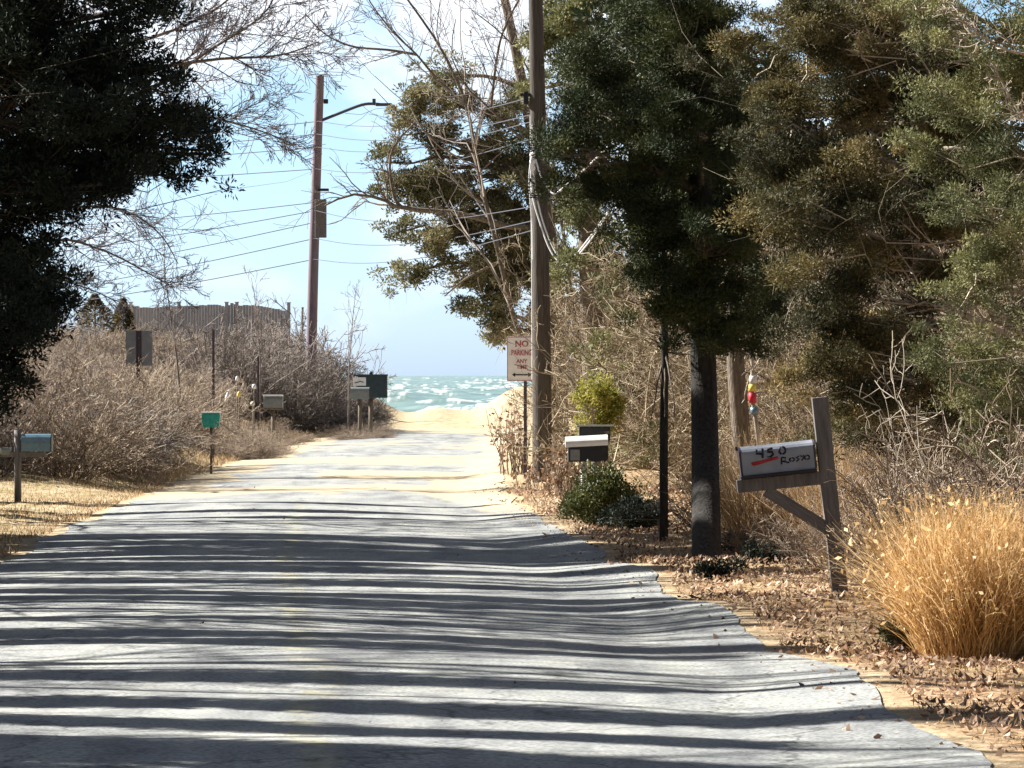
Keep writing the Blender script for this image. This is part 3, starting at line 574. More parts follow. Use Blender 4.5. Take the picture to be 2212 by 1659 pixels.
for i in range(34):
    y = 20.5 + 33 * (i + rng.random()) / 34; x = -7.2 - 3.5 * rng.random() - (.06 * y if y > 45 else 0); copy_thing(st[i % 3], (x, y, float(zg(x, y))), rng.random() * 6, .8 + .4 * rng.random())
EB = 'added evergreens behind the viewer that block skylight'
for i, (x, y, rz, sc) in enumerate([(-9, -6, 0, 1.1), (-5.5, -10, 1, 1.2), (-2, -14, 2, 1.2), (2, -15, 3, 1.25), (5.5, -11, 4, 1.2), (8, -6, 5, 1.2), (8.5, 0, 1.5, 1.2), (8, 6, 2.5, 1.1), (8.5, 12, 3.5, 1.2), (8.5, 18, .5, 1.2), (-10, 3, 1, 1.2), (-9.5, 10, 2, 1.1), (8.5, 24, 4, 1.1)]):
    o = copy_thing(e0, (x, y, float(zg(x, y))), rz, sc, 'unseen dense evergreen added behind or beside the viewer to cut skylight'); o['group'] = EB  # unseen trees, added to cut the sky fill from behind

# ------------------------------------------------------------------ shrubs
def shrub_mesh(h, r, stems, k1, k2, wig=.16, up=.8, rad0=.013, tip=.004, k3=0, lift=.0):
    a = Acc(); an = rng.random(stems) * 6.28; rr = r * .45 * np.sqrt(rng.random(stems))
    p = np.stack([np.cos(an) * rr, np.sin(an) * rr, 0 * rr - .05], -1)
    d = np.stack([np.cos(an + .5 * rng.normal(size=stems)) * (1 - up + rr / r), np.sin(an) * (1 - up + rr / r), np.full(stems, up)], -1) + .3 * rng.normal(size=(stems, 3)) * np.array([1, 1, .4])
    d[:, 2] = np.abs(d[:, 2])
    P = walk(p, d, h * (.75 + .5 * rng.random(stems)), 8, wig, lift); R = np.linspace(rad0, tip, 8)[None].repeat(stems, 0); a.tube(P, R, 3)
    C, CR = grow(P, R, k1, .42, .95, 6, .22, .02, .15, .75); a.tube(C, np.clip(CR, tip, 1))
    C, CR = grow(C, CR, k2, .5, 1.0, 5, .25, .02, .1, .8); a.tube(C, np.clip(CR, tip * .8, 1))
    if k3:
        C, CR = grow(C, CR, k3, .55, 1.0, 4, .25, .02, .1, .8); a.tube(C, np.clip(CR, tip * .7, 1))
    return a.mesh('shrub')
def scatter(meshes, spots, name, label, group, m, cat='shrub'):
    for me in meshes: me.materials.clear(); me.materials.append(m)
    for i, (x, y, sc, sz) in enumerate(spots):
        o = bpy.data.objects.new(name, meshes[i % len(meshes)]); COL.objects.link(o)
        o.location = (x, y, float(zg(x, y))); o.rotation_euler = (0, 0, rng.random() * 6.28); o.scale = (sc, sc, sc * sz)
        tag(o, label, cat, group)
SH = [shrub_mesh(1.3, .95, 100, 7, 5, rad0=.011, tip=.0042, lift=-.05, up=.7) for _ in range(4)]
spots = []
# front row hugging the verge
for y, x0 in ((67, -7.0), (68.5, -8.2), (69.5, -6.75), (70, -9.0), (72, -6.65), (73, -7.8), (74.5, -7.2), (75.8, -8.3), (77, -7.3), (78, -7.9), (80, -6.9), (67.5, -9.4), (66, -8.3), (66, -10), (82, -7)):
    spots.append((x0, y, .9 + .25 * rng.random(), 1.0))
for y in np.arange(70, 140, 3.1):
    for dx in np.arange(1.9, 11, 1.5):
        if 82 < y < 128 and dx < 2.6: continue
        spots.append((float(xl(y)) - dx + rng.normal() * .3, y + rng.normal() * .8, .85 + .35 * rng.random(), .9 + .2 * rng.random()))
SHg = [shrub_mesh(1.4, .95, 70, 7, 5, rad0=.013, tip=.005, lift=-.03, up=.75) for _ in range(2)]
SHt = [shrub_mesh(1.2, .8, 60, 6, 5, rad0=.009, tip=.004, up=.9)]
sp_g = spots[2::5]; sp_t = spots[4::6]; spots = [q for q in spots if q not in sp_g and q not in sp_t]
scatter(SHg, sp_g, 'bare_shrub', 'greyer bare shrub among the brown ones on the left bank', 'grey bare shrubs on the left bank', M['twig_grey'])
scatter(SHt, sp_t, 'bare_shrub', 'paler tan shrub among the brown ones on the left bank', 'tan shrubs on the left bank', M['twig_tan'])
scatter(SH, spots, 'bare_shrub', 'tangled bare brown shrub massed with others on the left bank', 'bare brown shrubs massed on the left bank', M['twig'])
SH2 = [shrub_mesh(1.5, 1.1, 80, 7, 6, rad0=.014, tip=.006) for _ in range(2)]
spots0 = [(float((xx / 2.16016 - 512) * yy / F), yy, .5, hh_) for xx, yy, hh_ in ((500, 91, .95), (530, 92, .85), (555, 91, .7), (485, 94, 1.0), (518, 94, 1.0), (545, 95, .9), (575, 93, .4),  (480, 90, .7), (470, 96, .9), (510, 100, .8), (540, 102, .75), (575, 103, .5), (610, 107, .6), (640, 112, .4), (735, 120, .5), (770, 121, .6), (800, 122, .6), (575, 112, .8), (755, 115, .35), (810, 116, .35))]
scatter(SH, spots0, 'bank_shrub', 'small bare shrub round the mailboxes and stakes on the left bank', 'small bare shrubs round the far mailboxes', M['twig'])
spots = [(-6.6, 124, 1.25, 1), (-5.9, 127, 1.2, .95), (-5.2, 129, .95, .95), (-4.8, 130.5, .75, .8), (-6.3, 130, 1.4, 1.1), (-7.4, 126, 1.5, 1.1), (-7.2, 131, 1.5, 1.15), (-4.5, 132, .6, .7), (-5.6, 133, 1.0, .9), (-4.3, 126, .4, .7), (-8.4, 122, 1.4, 1.1), (-5.0, 126, .6, .7)]
scatter(SH2, spots, 'dark_shrub', 'darker dense bare shrub clustered round the foot of the far utility pole', 'dark shrubs round the far utility pole', M['twig_grey'])
SH3 = [shrub_mesh(3.2, 1.6, 90, 8, 6, rad0=.02, tip=.005, up=.95, k3=2) for _ in range(3)]
spots = [(3.5, 66, .8, 1.1), (4.0, 64, .95, 1.1), (4.6, 65, 1.1, 1.15), (3.9, 70, 1.0, 1.2), (2.7, 74, .8, 1.2), (3.2, 75, 1.1, 1.2),  (4.6, 63, 1.1, 1.1), (3.2, 59, .95, 1), (4.3, 58, 1, 1.1), (5.4, 60, 1.2, 1.1),
         (6.5, 62, 1.2, 1.1), (3.1, 57, .6, 1.1), (5.6, 54, 1.1, 1), (6.6, 55, 1.1, 1), (3.6, 52.5, .7, .95), (4.6, 50, .8, .9), (5.6, 48, .8, .9), (7.5, 58, 1.2, 1.2), (2.9, 62, .42, 1.3), (2.8, 59, .4, 1.2), (1.9, 78, .7, 1.3)]
scatter(SH3, spots, 'tan_thicket_shrub', 'tall sunlit tan shrub with tangled bare stems behind the right verge', 'tall tan shrubs behind the right verge', M['twig_tan'])
SH4 = [shrub_mesh(1.1, .8, 60, 6, 4, rad0=.008, tip=.004) for _ in range(2)]
spots = [(2.05, 44, .7, .8), (2.9, 42, .8, .9), (2.3, 39.5, .45, .7), (3.0, 38.5, .7, .9), (2.7, 36, .55, .9), (3.5, 36, .9, 1), (3.2, 33.5, .75, .9), (3.9, 34, 1.0, 1), (2.95, 30.5, .7, 1.0), (3.5, 31, .9, 1), (3.7, 28.5, 1, 1.1), (4.1, 40, 1, 1), (3.4, 45, 1, 1), (4.4, 30, 1.2, 1.2)]
scatter(SH4, spots, 'brush_clump', 'low brown brush clump under the evergreens on the right verge', 'low brush under the right hand evergreens', M['twig'])

SHP = [shrub_mesh(1.5, .8, 26, 6, 4, rad0=.012, tip=.004)]
scatter(SHP, [(3.75, 31.5, 1.0, 1.2)], 'pale_bare_shrub', 'bare shrub with pale lit stems above the golden grass, right edge', None, M['bark_pale'])
def leafy_bush(name, label, cat, loc, R, mfol, n, ll, lw, dens_clump=.09, stem=True, lobes=None):
    t = thing(name, label, cat, loc); cl = []
    if stem:
        a = Acc(); P = walk(rng.normal(size=(14, 3)) * np.array([.04, .04, 0]), rng.normal(size=(14, 3)) * np.array([.5, .5, .1]) + np.array([0, 0, 1]), np.full(14, R[2] * 1.5), 7, .15)
        a.tube(P, np.linspace(.014, .005, 7)[None].repeat(14, 0)); link('stems', a.mesh('stems'), M['twig'], t)
    lb = norm(rng.normal(size=(9, 3))) * np.array(R) * .72; c = lb[rng.integers(0, 9, n)] + norm(rng.normal(size=(n, 3))) * (rng.random((n, 1)) ** .35) * np.array(R) * .5 * (1 + .2 * rng.normal(size=(n, 1))) + np.array([0, 0, R[2]])
    k = 60; u = norm(rng.normal(size=(n, k, 3))); p = c[:, None] + u * (rng.random((n, k, 1)) ** .5) * dens_clump
    p[..., 2] = np.maximum(p[..., 2], .01)
    sz = .6 + .8 * rng.random(n * k); V, Q = leaf_quads(p.reshape(-1, 3), (u + .6 * rng.normal(size=u.shape) + np.array([0, 0, .3])).reshape(-1, 3), ll * sz, lw * sz)
    v = (.6 * rng.random((n, 1)) + .4 * rng.random((n, k))).ravel()
    link('foliage', npmesh('foliage', V, Q, False, {'v': ('FACE', v)}), mfol, t); return t
p = G(1300, 1138); leafy_bush('evergreen_bush', 'dark green rounded bush beneath the two black mailboxes on the right', 'bush', p, (.42, .4, .31), M['boxwood'], 230, .035, .02)
p = G(1375, 1150); leafy_bush('evergreen_bush', 'low near black juniper spreading right of the dark rounded bush', 'bush', p, (.32, .35, .17), M['cedar_shade'], 150, .04, .018)
p = U(1278, 905, 60); p.z = float(zg(p.x, 60)); tb = leafy_bush('evergreen_sapling', 'bright yellow green young evergreen behind the black mailboxes', 'sapling', (p.x, 56.5, float(zg(p.x, 56.5))), (.32, .28, .36), M['yellow_green'], 150, .04, .018, .085)
for ch in tb.children:
    if ch.name.startswith('foliage'): ch.location.z = 1.28 - .42
    else: ch.scale = (1, 1, 2.4)
for i, (x, y) in enumerate([(1600, 1195), (1665, 1215), (1560, 1250)]):
    p = G(x, y); leafy_bush('groundcover_plant', ['dark low evergreen plant just right of the thick black trunk', 'small dark plant between the thick trunk and the leaning mailbox post', 'dark creeping plant on the litter in front of the thick trunk'][i], 'plant', p, (.22, .2, .07), M['cedar_shade'], 60, .03, .014, .05)
p = G(1950, 1400); leafy_bush('groundcover_plant', 'dark low plant at the left foot of the golden grass clump', 'plant', p, (.14, .2, .09), M['boxwood'], 60, .022, .010, .05)

# vine with dead leaves at the pole foot
def dead_leaf_plant(name, label, loc, R, n, m, ll=.07):
    t = thing(name, label, 'vine', loc); a = Acc(); P = walk(rng.normal(size=(30, 3)) * np.array([R[0] * .5, .1, 0]), rng.normal(size=(30, 3)) * .22 + np.array([0, 0, 1]), np.full(30, R[2] * 2.0) * (.5 + .6 * rng.random(30)), 8, .12, .12)
    a.tube(P, np.linspace(.01, .004, 8)[None].repeat(30, 0)); C, CR = grow(P, np.linspace(.01, .004, 8)[None].repeat(30, 0), 5, .3, 1, 5); a.tube(C, CR); link('stems', a.mesh('stems'), M['twig'], t)
    c = C[rng.integers(0, len(C), n), rng.integers(0, 5, n)]; sz = .6 + .7 * rng.random(n); V, Q = leaf_quads(c, rng.normal(size=(n, 3)) + np.array([0, 0, -.4]), ll * sz, ll * .65 * sz)
    link('leaves', npmesh('leaves', V, Q, False, {'v': ('FACE', rng.random(n))}), m, t); return t
p = G(1100, 1060); dead_leaf_plant('dead_vine', 'dead leafed vine climbing round the no parking sign post', (p.x + .1, 71.3, p.z), (.22, .3, .62), 520, M['litter'])
p = G(1180, 1060); dead_leaf_plant('dead_vine', 'low pinkish dead leaves heaped at the foot of the near utility pole', (p.x, p.y - .6, p.z), (.5, .3, .28), 500, M['litter'])
p = G(1225, 1075); dead_leaf_plant('dead_vine', 'pale dead leaves on stems below the white topped mailbox', p, (.25, .2, .42), 260, M['litter'])

# ------------------------------------------------------------------ grasses
def grass_clump(loc, n, h, r, width, m, name, label, seeds=0, arch=.1, upb=1.2):
    t = thing(name, label, 'grass', loc); a = Acc()
    an = rng.random(n) * 6.28; rr = r * np.sqrt(rng.random(n)); p = np.stack([np.cos(an) * rr * .85, np.sin(an) * rr * .85, 0 * rr], -1)
    out_ = (rr / r)[:, None]; d = np.stack([np.cos(an), np.sin(an), 0 * an], -1) * out_ * .42 + rng.normal(size=(n, 3)) * .16 + np.array([0, 0, upb])
    P = walk(p, d, h * (.45 + .65 * rng.random(n)), 7, .13, -arch); s = norm(np.cross(P[:, -1] - P[:, 0], rng.normal(size=(n, 3))))[:, None] * (width * np.linspace(1, .25, 7))[None, :, None]
    V = np.stack([P - s, P + s], 2).reshape(-1, 3); idx = np.arange(n * 14).reshape(n, 7, 2)
    Q = np.stack([idx[:, :-1, 0], idx[:, :-1, 1], idx[:, 1:, 1], idx[:, 1:, 0]], -1).reshape(-1, 4)
    link('blades', npmesh('blades', V, Q, False, {'v': ('FACE', np.repeat(rng.random(n), 6))}), m, t)
    if seeds:
        c = P[rng.integers(0, n, seeds), rng.integers(3, 7, seeds)] + rng.normal(size=(seeds, 3)) * .02; sz = .25 + 1.1 * rng.random(seeds) ** 2
        V, Q = leaf_quads(c, rng.normal(size=(seeds, 3)) + np.array([0, 0, .5]), .045 * sz, .020 * sz)
        link('seed_heads', npmesh('seed_heads', V, Q, False, {'v': ('FACE', .3 + .7 * rng.random(seeds))}), m, t)
    return t
g1 = G(2105, 1425)
grass_clump(g1, 6200, 1.0, .40, .0026, M['gold'], 'ornamental_grass', 'big golden clump of dry grass glowing in sun at the right edge', 8000, .10, 1.9)
g2 = G(2230, 1400)
grass_clump(g2, 2600, .85, .36, .0035, M['gold'], 'ornamental_grass', 'smaller tawny grass clump cut by the right edge beside the golden one', 2500, .10)
g3 = G(1985, 1400)
grass_clump(g3, 500, .55, .14, .003, M['reed'], 'ornamental_grass', 'sparse arching dead stalks on the left side of the golden clump', 700, .14)
for i, (x, y, n, h, r) in enumerate([(1650, 1180, 800, 1.0, .5), (1720, 1200, 800, 1.1, .5), (1900, 1230, 900, 1.2, .5), (1980, 1230, 900, 1.3, .5), (2090, 1180, 700, 1.3, .5), (1830, 1190, 700, 1.0, .5)]):
    p = G(x, y); grass_clump((p.x, p.y + 2, float(zg(p.x, p.y + 2))), n, h, r, .004, M['reed'], 'reed_clump',
        ['tan dry stalks between the thick trunk and the numbered mailbox', 'tan dry stalks right under the numbered mailbox', 'upright brown stalks right of the leaning mailbox post', 'tall brown stalks behind the left side of the golden clump', 'tall stalks behind the golden clump at the right edge', 'dry stalks just behind the leaning mailbox post'][i], 0, .02)

def scatter_leaves(n, xf, yr, ll, m, name, label, lift=.02, ylaw=1.0, up=0.1):
    y = yr[0] + (yr[1] - yr[0]) * rng.random(n) ** ylaw; x = xf(y); z = zg(x, y) + rng.random(n) * lift + .008
    c = np.stack([x, y, z], -1); d = rng.normal(size=(n, 3)) * np.array([1, 1, .3]); d = norm(d); s = norm(np.cross(d, np.array([0, 0, 1.0]) + .5 * rng.normal(size=(n, 3)))); sz = (.35 + 1.4 * rng.random(n) ** 2)[:, None] * ll
    V = np.stack([c - d * sz * .5, c + s * sz * .32, c + d * sz * .5 + np.array([0, 0, 1]) * sz * up, c - s * sz * .32], 1).reshape(-1, 3)
    o = link(name, npmesh(name, V, np.arange(n * 4).reshape(n, 4), False, {'v': ('FACE', rng.random(n))}), m); return tag(o, label, 'leaf litter', kind='stuff')
scatter_leaves(36000, lambda y: xr(y) + .15 + 3.2 * rng.random(len(y)) ** 1.1, (19, 62), .034, M['litter'], 'leaf_litter', 'dead brown and pinkish leaves covering the right verge', .05, 1.0, .5)
scatter_leaves(1200, lambda y: xr(y) - .5 * rng.random(len(y)) ** 2.5 + .15, (19, 66), .036, M['litter'], 'edge_leaves', 'stray dead leaves along the right edge of the asphalt', .006, 1.0, .15)
scatter_leaves(30, lambda y: -4 + 5.5 * rng.random(len(y)), (20, 70), .035, M['bark_dark'], 'road_debris', 'dark leaf scraps scattered on the road', .012, 1.0, .5)
def verge_grass(n, xf, yr, m, name, label, h):
    y = yr[0] + (yr[1] - yr[0]) * rng.random(n); x = xf(y); c = np.stack([x, y, zg(x, y) - .005], -1)
    V, Q = leaf_quads(c, rng.normal(size=(n, 3)) * .5 + np.array([0, 0, 1]), h * (.4 + rng.random(n)), np.full(n, .008))
    tag(link(name, npmesh(name, V, Q, False, {'v': ('FACE', rng.random(n))}), m), label, 'grass', kind='stuff')
verge_grass(22000, lambda y: xl(y) - .15 - 4.5 * rng.random(len(y)) ** 1.3, (42, 70), M['reed'], 'verge_grass', 'short dry golden grass on the left verge', .06)
verge_grass(14000, lambda y: xl(y) - .1 - 1.6 * rng.random(len(y)), (70, 134), M['reed'], 'bank_grass', 'thin dry grass on the sandy foot of the left bank', .16)
verge_grass(14000, lambda y: xr(y) + .1 + 2.2 * rng.random(len(y)), (19, 66), M['reed'], 'shoulder_grass', 'short dry grass poking through leaves on the right verge', .06)

# ------------------------------------------------------------------ hard things
def bm_box(bm, c, s, bev=0.0):
    r = bmesh.ops.create_cube(bm, size=1.0); vsn = r['verts']
    bmesh.ops.scale(bm, vec=s, verts=vsn); bmesh.ops.translate(bm, vec=c, verts=vsn)
    if bev:
        ed = list({e for v_ in vsn for e in v_.link_edges}); bmesh.ops.bevel(bm, geom=ed, offset=bev, segments=2, affect='EDGES', profile=.5)
def bobj(name, fn, m, parent=None, smooth=False):
    bm = bmesh.new(); fn(bm); me = bpy.data.meshes.new(name); bm.to_mesh(me); bm.free()
    if smooth:
        for q in me.polygons: q.use_smooth = True
    return link(name, me, m, parent)
def box(name, c, s, m, parent=None, bev=.004): return bobj(name, lambda bm: bm_box(bm, c, s, bev), m, parent)
def beam(name, a, b, wx, wy, m, parent, bev=.004):
    a = Vector(a); b = Vector(b); d = b - a; o = box(name, (0, 0, d.length / 2), (wx, wy, d.length), m, parent, bev)
    o.matrix_local = Matrix.Translation(a) @ d.to_track_quat('Z', 'Y').to_matrix().to_4x4(); return o
def cyl(name, a, b, r0, r1, m, parent, seg=16):
    a = Vector(a); b = Vector(b); d = b - a
    def f(bm):
        bmesh.ops.create_cone(bm, cap_ends=True, segments=seg, radius1=r0, radius2=r1, depth=d.length)
        bmesh.ops.translate(bm, vec=(0, 0, d.length / 2), verts=bm.verts)
        bmesh.ops.transform(bm, matrix=Matrix.Translation(a) @ d.to_track_quat('Z', 'Y').to_matrix().to_4x4(), verts=bm.verts)
    o = bobj(name, f, m, parent)
    for q in o.data.polygons: q.use_smooth = len(q.vertices) == 4
    return o
def wire(name, pts, r, m, parent, n=24, mm=6):
    a = Acc(); a.path(pts, r, r, mm, n=n); return link(name, a.mesh(name, True), m, parent)
def text(name, s, size, m, parent, loc, rot, ext=.0015, sx=1.0, bold=0.0):
    cu = bpy.data.curves.new(name, 'FONT'); cu.body = s; cu.size = size; cu.extrude = ext; cu.align_x = 'CENTER'; cu.align_y = 'CENTER'; cu.offset = bold
    to = bpy.data.objects.new(name, cu); COL.objects.link(to); dg = bpy.context.evaluated_depsgraph_get(); me = bpy.data.meshes.new_from_object(to.evaluated_get(dg))
    bpy.data.objects.remove(to); o = link(name, me, m, parent); o.location = loc; o.rotation_euler = rot; o.scale = (sx, 1, 1); return o
def arched(bm, ln, w_, h, x0=0.0, z0=0.0, flat=.5, seg=10):
    """mailbox hull along x: straight sides, arched top"""
    pr = [(-w_ / 2, 0), (-w_ / 2, h * flat)] + [(-w_ / 2 * math.cos(t), h * flat + h * (1 - flat) * math.sin(t)) for t in np.linspace(0, math.pi, seg)[1:-1]] + [(w_ / 2, h * flat), (w_ / 2, 0)]
    A = [bm.verts.new((x0 - ln / 2, y, z0 + z)) for y, z in pr]; B = [bm.verts.new((x0 + ln / 2, y, z0 + z)) for y, z in pr]; n = len(pr)
    for i in range(n): bm.faces.new((A[i], A[(i + 1) % n], B[(i + 1) % n], B[i]))
    bm.faces.new(A[::-1]); bm.faces.new(B)
    bmesh.ops.recalc_face_normals(bm, faces=bm.faces)
def flag(t, x, y, z, m, s=1.0):
    return bobj('flag', lambda bm: (bm_box(bm, (x, y, z + .07 * s), (.02 * s, .006, .14 * s), .001), bm_box(bm, (x + .03 * s, y, z + .12 * s), (.06 * s, .006, .04 * s), .001)), m, t)

# --- white numbered mailbox on leaning timber post
b = G(1816, 1296)
t = thing('mailbox', 'white mailbox hand painted 450 on a leaning grey timber post', 'mailbox', b); t.rotation_euler = (0, rad(-6), rad(0))
K = b.y / 33.0
post = box('post', (0, 0, .765 * K), (.115, .11, 1.62 * K), M['post_wood'], t)
arm = box('arm', (-.30, -.0, .955 * K), (.70, .10, .095), M['post_wood'], t); arm.location.x = -.02
brace = beam('brace', (-.46, 0, .90 * K), (-.03, 0, .55 * K), .09, .09, M['post_wood'], t)
brd = box('base_board', (-.36, -.03, 1.021 * K), (.56, .20, .022), M['black_paint'], t)
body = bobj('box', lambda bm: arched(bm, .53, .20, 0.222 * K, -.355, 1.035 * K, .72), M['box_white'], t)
dr = bobj('door', lambda bm: arched(bm, .014, .21, 0.227 * K, -.629, 1.032 * K, .72), M['dark_metal'], t)
box('latch', (-.645, 0, 1.035 * K + .2), (.02, .03, .03), M['dark_metal'], dr, .003)
bk = bobj('back_rim', lambda bm: arched(bm, .012, .206, 0.225 * K, -.083, 1.033 * K, .72), M['dark_metal'], t)
y0 = -.1025
def stroke(pts, r=.006, m=M['ink'], nm='lettering'):
    # pts in box side coordinates, u right 0..1 , v up 0..1
    P = [(-.62 + u_ * .53, y0, 1.035 * K + v_ * 0.222 * K) for u_, v_ in pts]; a = Acc(); a.path(P, r, r, 6); return P, r
def lettering(name, strokes, r, m):
    a = Acc()
    for s_ in strokes:
        P = [(-.62 + u_ * .53, y0 + (.004 if v_ < .7 else .012 * (v_ - .7)), 1.035 * K + v_ * 0.222 * K) for u_, v_ in s_]; a.path(P, r, r, 5)
    return link(name, a.mesh(name), m, body)
def ell(cx, cy, rx, ry, n=10): return [(cx + rx * math.cos(q), cy + ry * math.sin(q)) for q in np.linspace(0, 6.28, n)]
lettering('number_lettering', [[(.22, .86), (.21, .72), (.30, .70)], [(.30, .88), (.29, .55)],
    [(.44, .86), (.37, .84), (.37, .74), (.43, .72), (.44, .64), (.40, .56), (.36, .57)], ell(.57, .74, .045, .13)], .009, M['ink'])
lettering('name_lettering', [[(.55, .50), (.54, .26)], [(.55, .50), (.61, .47), (.60, .40), (.55, .37), (.65, .29)], ell(.69, .39, .035, .06), [(.79, .47), (.75, .44), (.79, .38), (.75, .31)],
    [(.86, .49), (.80, .50), (.86, .42), (.82, .33)], ell(.90, .41, .035, .07)], .0065, M['ink'])
lettering('red_stroke', [[(.13, .38), (.30, .43), (.50, .51)], [(.15, .35), (.30, .42)]], .011, M['red_ink'])

# --- pair of mailboxes, right, white lid one in front
b = G(1262, 1112)
t = thing('mailbox', 'dark mailbox with its sunlit top painted white above the dark green bush', 'mailbox', b); s = b.y / 49.0
Ux = lambda xd: (xd / 2.16016 - 512) * b.y / F - b.x
Uz = lambda yd: EYE - (yd / 2.16016 - 375) * b.y / F - b.z
cyl('post', (-.02, 0, -.1), (0, 0, Uz(1000)), .035, .035, M['white_paint'], t)
cx = (Ux(1222) + Ux(1313)) / 2; zb = Uz(997); hh = Uz(945) - zb
o = bobj('box', lambda bm: arched(bm, .46, .26, hh, 0, 0, .62), M['black_paint'], t); o.location = (cx + .02, 0, zb)
def lid(bm):
    arched(bm, .50, .30, hh * .44, 0, 0, .30)
o = bobj('lid', lid, M['white_paint'], t); o.location = (cx, 0.0, zb + hh * .64); o.rotation_euler = (0, rad(-3), 0)  # white lid colours in the sunlight on the box top
bobj('door', lambda bm: arched(bm, .012, .24, hh * .85, 0, 0, .62), M['grey'], t).location = (cx - .217, 0, zb)
box('number_plate', (cx - .14, -.134, zb + hh * .28), (.11, .006, hh * .45), M['grey'], t, .001)
b2 = Vector((b.x + .06, b.y + .9, float(zg(b.x, b.y + .9))))
t = thing('mailbox', 'black box mailbox just behind and above the white topped one', 'mailbox', b2); k = b2.y / F / 2.16016
zc = EYE - (950 / 2.16016 - 375) * b2.y / F - b2.z; x0 = (1285 / 2.16016 - 512) * b2.y / F - b2.x
cyl('post', (x0, 0, -.1), (x0, 0, zc), .04, .04, M['post_wood'], t)
box('box', (x0, 0, zc + .07), (.37, .22, .17), M['black_paint'], t, .012); box('lid', (x0, -.01, zc + .166), (.44, .27, .022), M['grey'], t, .004)
box('door', (x0 - .189, 0, zc + .07), (.008, .2, .155), M['metal_back'], t, .002); flag(t, x0 + .12, -.12, zc - .02, M['post_wood'], .9)

# --- left mailbox, blue steel
b = G(42, 1084)
t = thing('mailbox', 'blue steel mailbox on a timber post at the left edge', 'mailbox', b); k = b.y / F / 2.16016
cyl('post', (-.02, 0, -.1), (-.03, 0, 155 * k), .05, .045, M['post_wood'], t, 12)
zb = (1084 - 975) * k
box('arm', (.05, .0, zb - .045), (.62, .08, .07), M['post_wood'], t)
o = bobj('box', lambda bm: arched(bm, .40, .2, 38 * k, 0, 0, .45), M['blue'], t); o.location = (.24, -.02, zb)
bobj('door', lambda bm: arched(bm, .014, .21, 39 * k, 0, 0, .45), M['black_paint'], t).location = (.447, -.02, zb)
flag(t, .30, -.13, zb + .03, M['metal_back'], .7)
box('paper_tube', (-.19, 0, zb + .0), (.14, .14, .11), M['grey'], t, .03)

# --- teal box
P_ = U(456, 908, 77); gz = float(zg(P_.x, 77))
t = thing('mailbox', 'small teal mailbox with its sunlit top painted as a white lid in the left thicket', 'mailbox', (P_.x, 77, gz)); k = 77 / F / 2.16016
def tap(bm):
    r = bmesh.ops.create_cube(bm, size=1.0); bmesh.ops.scale(bm, vec=(.34, .24, .26), verts=r['verts'])
    for v_ in r['verts']:
        if v_.co.z < 0: v_.co.x *= .86; v_.co.y *= .86
    bmesh.ops.bevel(bm, geom=list(bm.edges), offset=.02, segments=2, affect='EDGES')
zc = P_.z - gz; bobj('box', tap, M['teal'], t).location = (0, 0, zc); box('lid', (0, 0, zc + .142), (.35, .25, .02), M['white_paint'], t, .005)  # flat top painted white as if sunlit
cyl('post', (0, 0.02, -.1), (0, 0.02, zc - .12), .022, .022, M['twig'], t)
# --- pale grey box
P_ = U(590, 866, 105); gz = float(zg(P_.x, 105))
t = thing('mailbox', 'grey green mailbox with its sunlit top edge painted white, left bank', 'mailbox', (P_.x, 105, gz)); zc = P_.z - gz - .17
bobj('box', lambda bm: arched(bm, .48, .24, .30, 0, 0, .6), M['grey'], t).location = (0, 0, zc)
box('lid', (0, 0, zc + .302), (.49, .22, .035), M['white_paint'], t, .008); box('shelf', (0, 0, zc - .03), (.5, .2, .04), M['bark'], t); cyl('post', (0, 0, -.1), (0, 0, zc - .04), .045, .045, M['bark'], t)  # white lid stands for sun on the top of the box
# --- pair at far end of left bank
P_ = U(797, 838, 118); gz = float(zg(P_.x, 118)); k = 118 / F / 2.16016
t = thing('mailbox', 'large dark box mailbox with a white sticker against the sea', 'mailbox', (P_.x, 118, gz)); zc = P_.z - gz
box('box', (.10, 0, zc + .03), (64 * k, .40, 48 * k), M['green_black'], t, .02)
box('lid', (.05, -.01, zc + 27.5 * k), (74 * k, .45, 4 * k), M['green_black'], t, .01)
bobj('top_knob', lambda bm: bmesh.ops.create_uvsphere(bm, u_segments=10, v_segments=8, radius=.05), M['green_black'], t).location = (.05, 0, zc + 32 * k)
st = box('sticker', (-20 * k, -.205, zc + 14 * k), (28 * k, .008, 18 * k), M['white_paint'], t, .002)
wire('sticker_marks', [Vector((-30 * k, -.212, zc + 11 * k)), Vector((-24 * k, -.212, zc + 12 * k)), Vector((-18 * k, -.212, zc + 14 * k)), Vector((-11 * k, -.212, zc + 12 * k))], .012, M['ink'], t)
cyl('post', (.05, 0, -.1), (.05, 0, zc - 20 * k), .06, .06, M['bark'], t)
q = Vector((P_.x - 18 * k, 117.4, float(zg(P_.x - 18 * k, 117.4))))
t = thing('mailbox', 'grey arched mailbox tucked under the stickered dark one', 'mailbox', q); zc2 = P_.z - q.z - 24 * k
bobj('box', lambda bm: arched(bm, 40 * k, .24, 26 * k, 0, 0, .55), M['grey'], t).location = (0, 0, zc2)
bobj('door', lambda bm: arched(bm, .014, .25, 27 * k, 0, 0, .55), M['dark_metal'], t).location = (20 * k + .01, 0, zc2); cyl('post', (0, 0, -.1), (0, 0, zc2), .05, .05, M['bark'], t)

